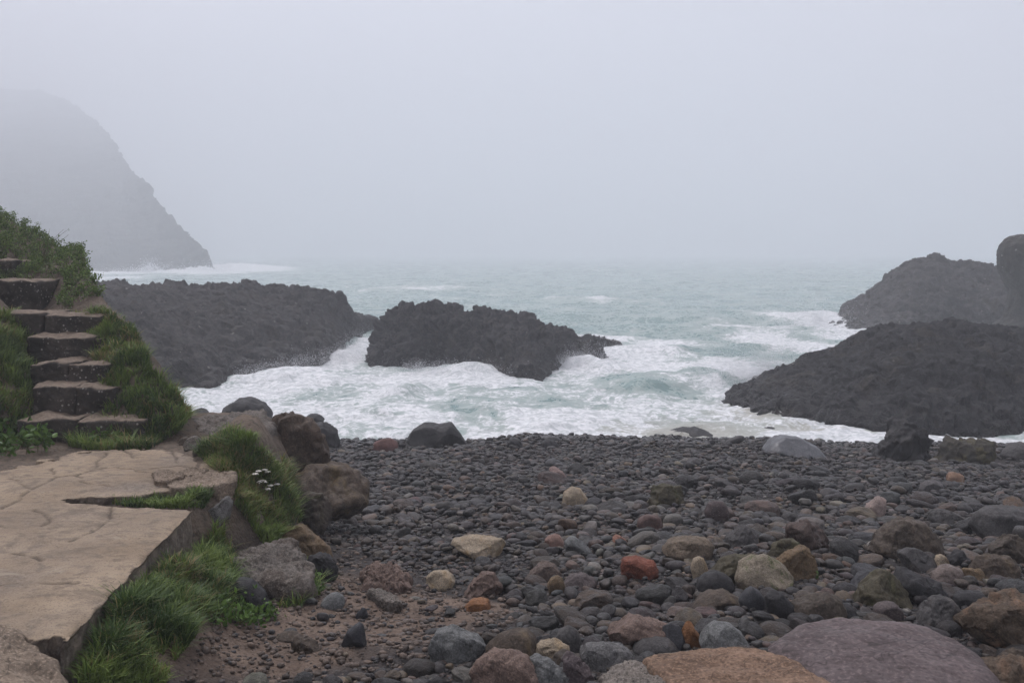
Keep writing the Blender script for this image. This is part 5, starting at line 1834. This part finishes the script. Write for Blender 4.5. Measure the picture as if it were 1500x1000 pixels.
def gravel():
    rg = np.random.default_rng(99)
    m = 90000
    y = 3.2 + 6.5 * rg.random(m) ** 1.1
    x = rg.uniform(-1, 1, m) * (0.58 * y + 0.3)
    z = ground(x, y)
    bz = beach_z(x, y)
    px, py = proj(np.stack([x, y, z], 1))
    soil = inpoly(px, py, SOIL_PX)
    keep = (z - bz < 0.06) & (~soil | (rg.random(m) < 0.35)) & ~((x < -1.35) & (y < 6))
    x, y, z = x[keep], y[keep], z[keep]
    k = len(x)
    D, Fi = ico(1)
    r = 0.005 + 0.016 * rg.random(k) ** 2.2
    s = np.stack([r * rg.uniform(0.8, 1.4, k), r * rg.uniform(0.7, 1.1, k), r * rg.uniform(0.4, 0.8, k)], 1)
    a = rg.uniform(0, 6.28, k)
    P = D[None] * (1 + 0.18 * rg.normal(size=(k, len(D), 1)) * 0.6) * s[:, None]
    X = P[..., 0] * np.cos(a)[:, None] - P[..., 1] * np.sin(a)[:, None] + x[:, None]
    Y = P[..., 0] * np.sin(a)[:, None] + P[..., 1] * np.cos(a)[:, None] + y[:, None]
    Zz = P[..., 2] + (z + 0.004)[:, None]
    V = np.stack([X, Y, Zz], -1).reshape(-1, 3)
    Fc = (Fi[None] + len(D) * np.arange(k)[:, None, None]).reshape(-1, 3)
    pj = rg.choice(len(PAL), k, p=PW)
    c = 0.7 * np.array([p[1] for p in PAL])[pj] * rg.uniform(0.7, 1.5, (k, 1))
    ss = soil[keep] & (rg.random(k) < 0.88)
    c[ss] = np.array([0.125, 0.09, 0.067]) * rg.uniform(0.5, 1.5, (ss.sum(), 1))
    o = obj_np('gravel', V, Fc, M_shi, attrs={'col': np.repeat(c, len(D), 0)})
    tag(o, 'fine mixed grit and gravel between the larger stones', 'gravel', kind='stuff')


gravel()

# ------------------------------------------------------------------ fog
bpy.ops.mesh.primitive_cube_add(size=1)
hz = bpy.context.object
hz.name = 'haze'
hz.data.name = 'haze'
HX, HY0, HY1, HZ0, HZ1 = 1000, -60, 1400, -6.0, 124.0
hz.scale = (2 * HX, HY1 - HY0, HZ1 - HZ0)
hz.location = (0, (HY0 + HY1) / 2, (HZ0 + HZ1) / 2)
mh = bpy.data.materials.new('fog')
mh.use_nodes = True
for nd in list(mh.node_tree.nodes):
    if nd.type != 'OUTPUT_MATERIAL':
        mh.node_tree.nodes.remove(nd)
pv = mh.node_tree.nodes.new('ShaderNodeVolumePrincipled')
pv.inputs['Color'].default_value = (0.93, 0.96, 1.0, 1)
pv.inputs['Density'].default_value = 0.0048
pv.inputs['Anisotropy'].default_value = 0.0
mh.node_tree.links.new(pv.outputs[0], mh.node_tree.nodes['Material Output'].inputs['Volume'])
hz.data.materials.append(mh)
tag(hz, 'sea fog filling the cove and thickening with distance', 'fog', kind='stuff')

# ------------------------------------------------------------------ light
SUN_EL, SUN_AZ = 62.0, -35.0      # high, behind thin cloud, seaward and to the left
w = bpy.data.worlds.new('World')
scene.world = w
w.use_nodes = True
nt = w.node_tree
bg = nt.nodes['Background']
sky = nt.nodes.new('ShaderNodeTexSky')
sky.sky_type = 'NISHITA'
sky.sun_disc = False
sky.sun_elevation = math.radians(SUN_EL)
sky.sun_rotation = math.radians(SUN_AZ)
sky.dust_density = 6.0
sky.air_density = 1.0
sky.ozone_density = 1.0
hs = nt.nodes.new('ShaderNodeHueSaturation')
hs.inputs['Saturation'].default_value = 0.22
nt.links.new(sky.outputs[0], hs.inputs['Color'])
tint = nt.nodes.new('ShaderNodeMix')
tint.data_type = 'RGBA'
tint.blend_type = 'MULTIPLY'
tint.inputs[0].default_value = 1.0
tint.inputs[7].default_value = (1.01, 0.985, 1.075, 1)
nt.links.new(hs.outputs[0], tint.inputs[6])
nt.links.new(tint.outputs[2], bg.inputs['Color'])
bg.inputs['Strength'].default_value = 0.12

sl = bpy.data.lights.new('sun', 'SUN')
sl.energy = 0.55
sl.angle = math.radians(35)
sl.color = (1.0, 0.98, 0.95)
so = link(bpy.data.objects.new('sun', sl))
az_, el_ = math.radians(SUN_AZ), math.radians(SUN_EL)
dirv = Vector((math.sin(az_) * math.cos(el_), math.cos(az_) * math.cos(el_), math.sin(el_)))
so.rotation_euler = dirv.to_track_quat('Z', 'Y').to_euler()
so.location = (0, 0, 60)

# ------------------------------------------------------------------ camera and render settings
cam = bpy.data.cameras.new('camera')
co = link(bpy.data.objects.new('camera', cam))
cam.sensor_width = 36.0
cam.lens = 36.0 * F / 1500.0
cam.clip_start = 0.1
cam.clip_end = 3000
co.location = (0, 0, H)
co.rotation_euler = (math.pi / 2 - PITCH, 0, 0)
scene.camera = co

scene.view_settings.view_transform = 'Standard'
scene.view_settings.look = 'None'
scene.view_settings.gamma = 1.0
scene.view_settings.exposure = 0.82
cy_ = scene.cycles
cy_.volume_bounces = 2
cy_.max_bounces = 6
cy_.diffuse_bounces = 3
cy_.glossy_bounces = 2
cy_.transmission_bounces = 2
cy_.caustics_reflective = False
cy_.caustics_refractive = False
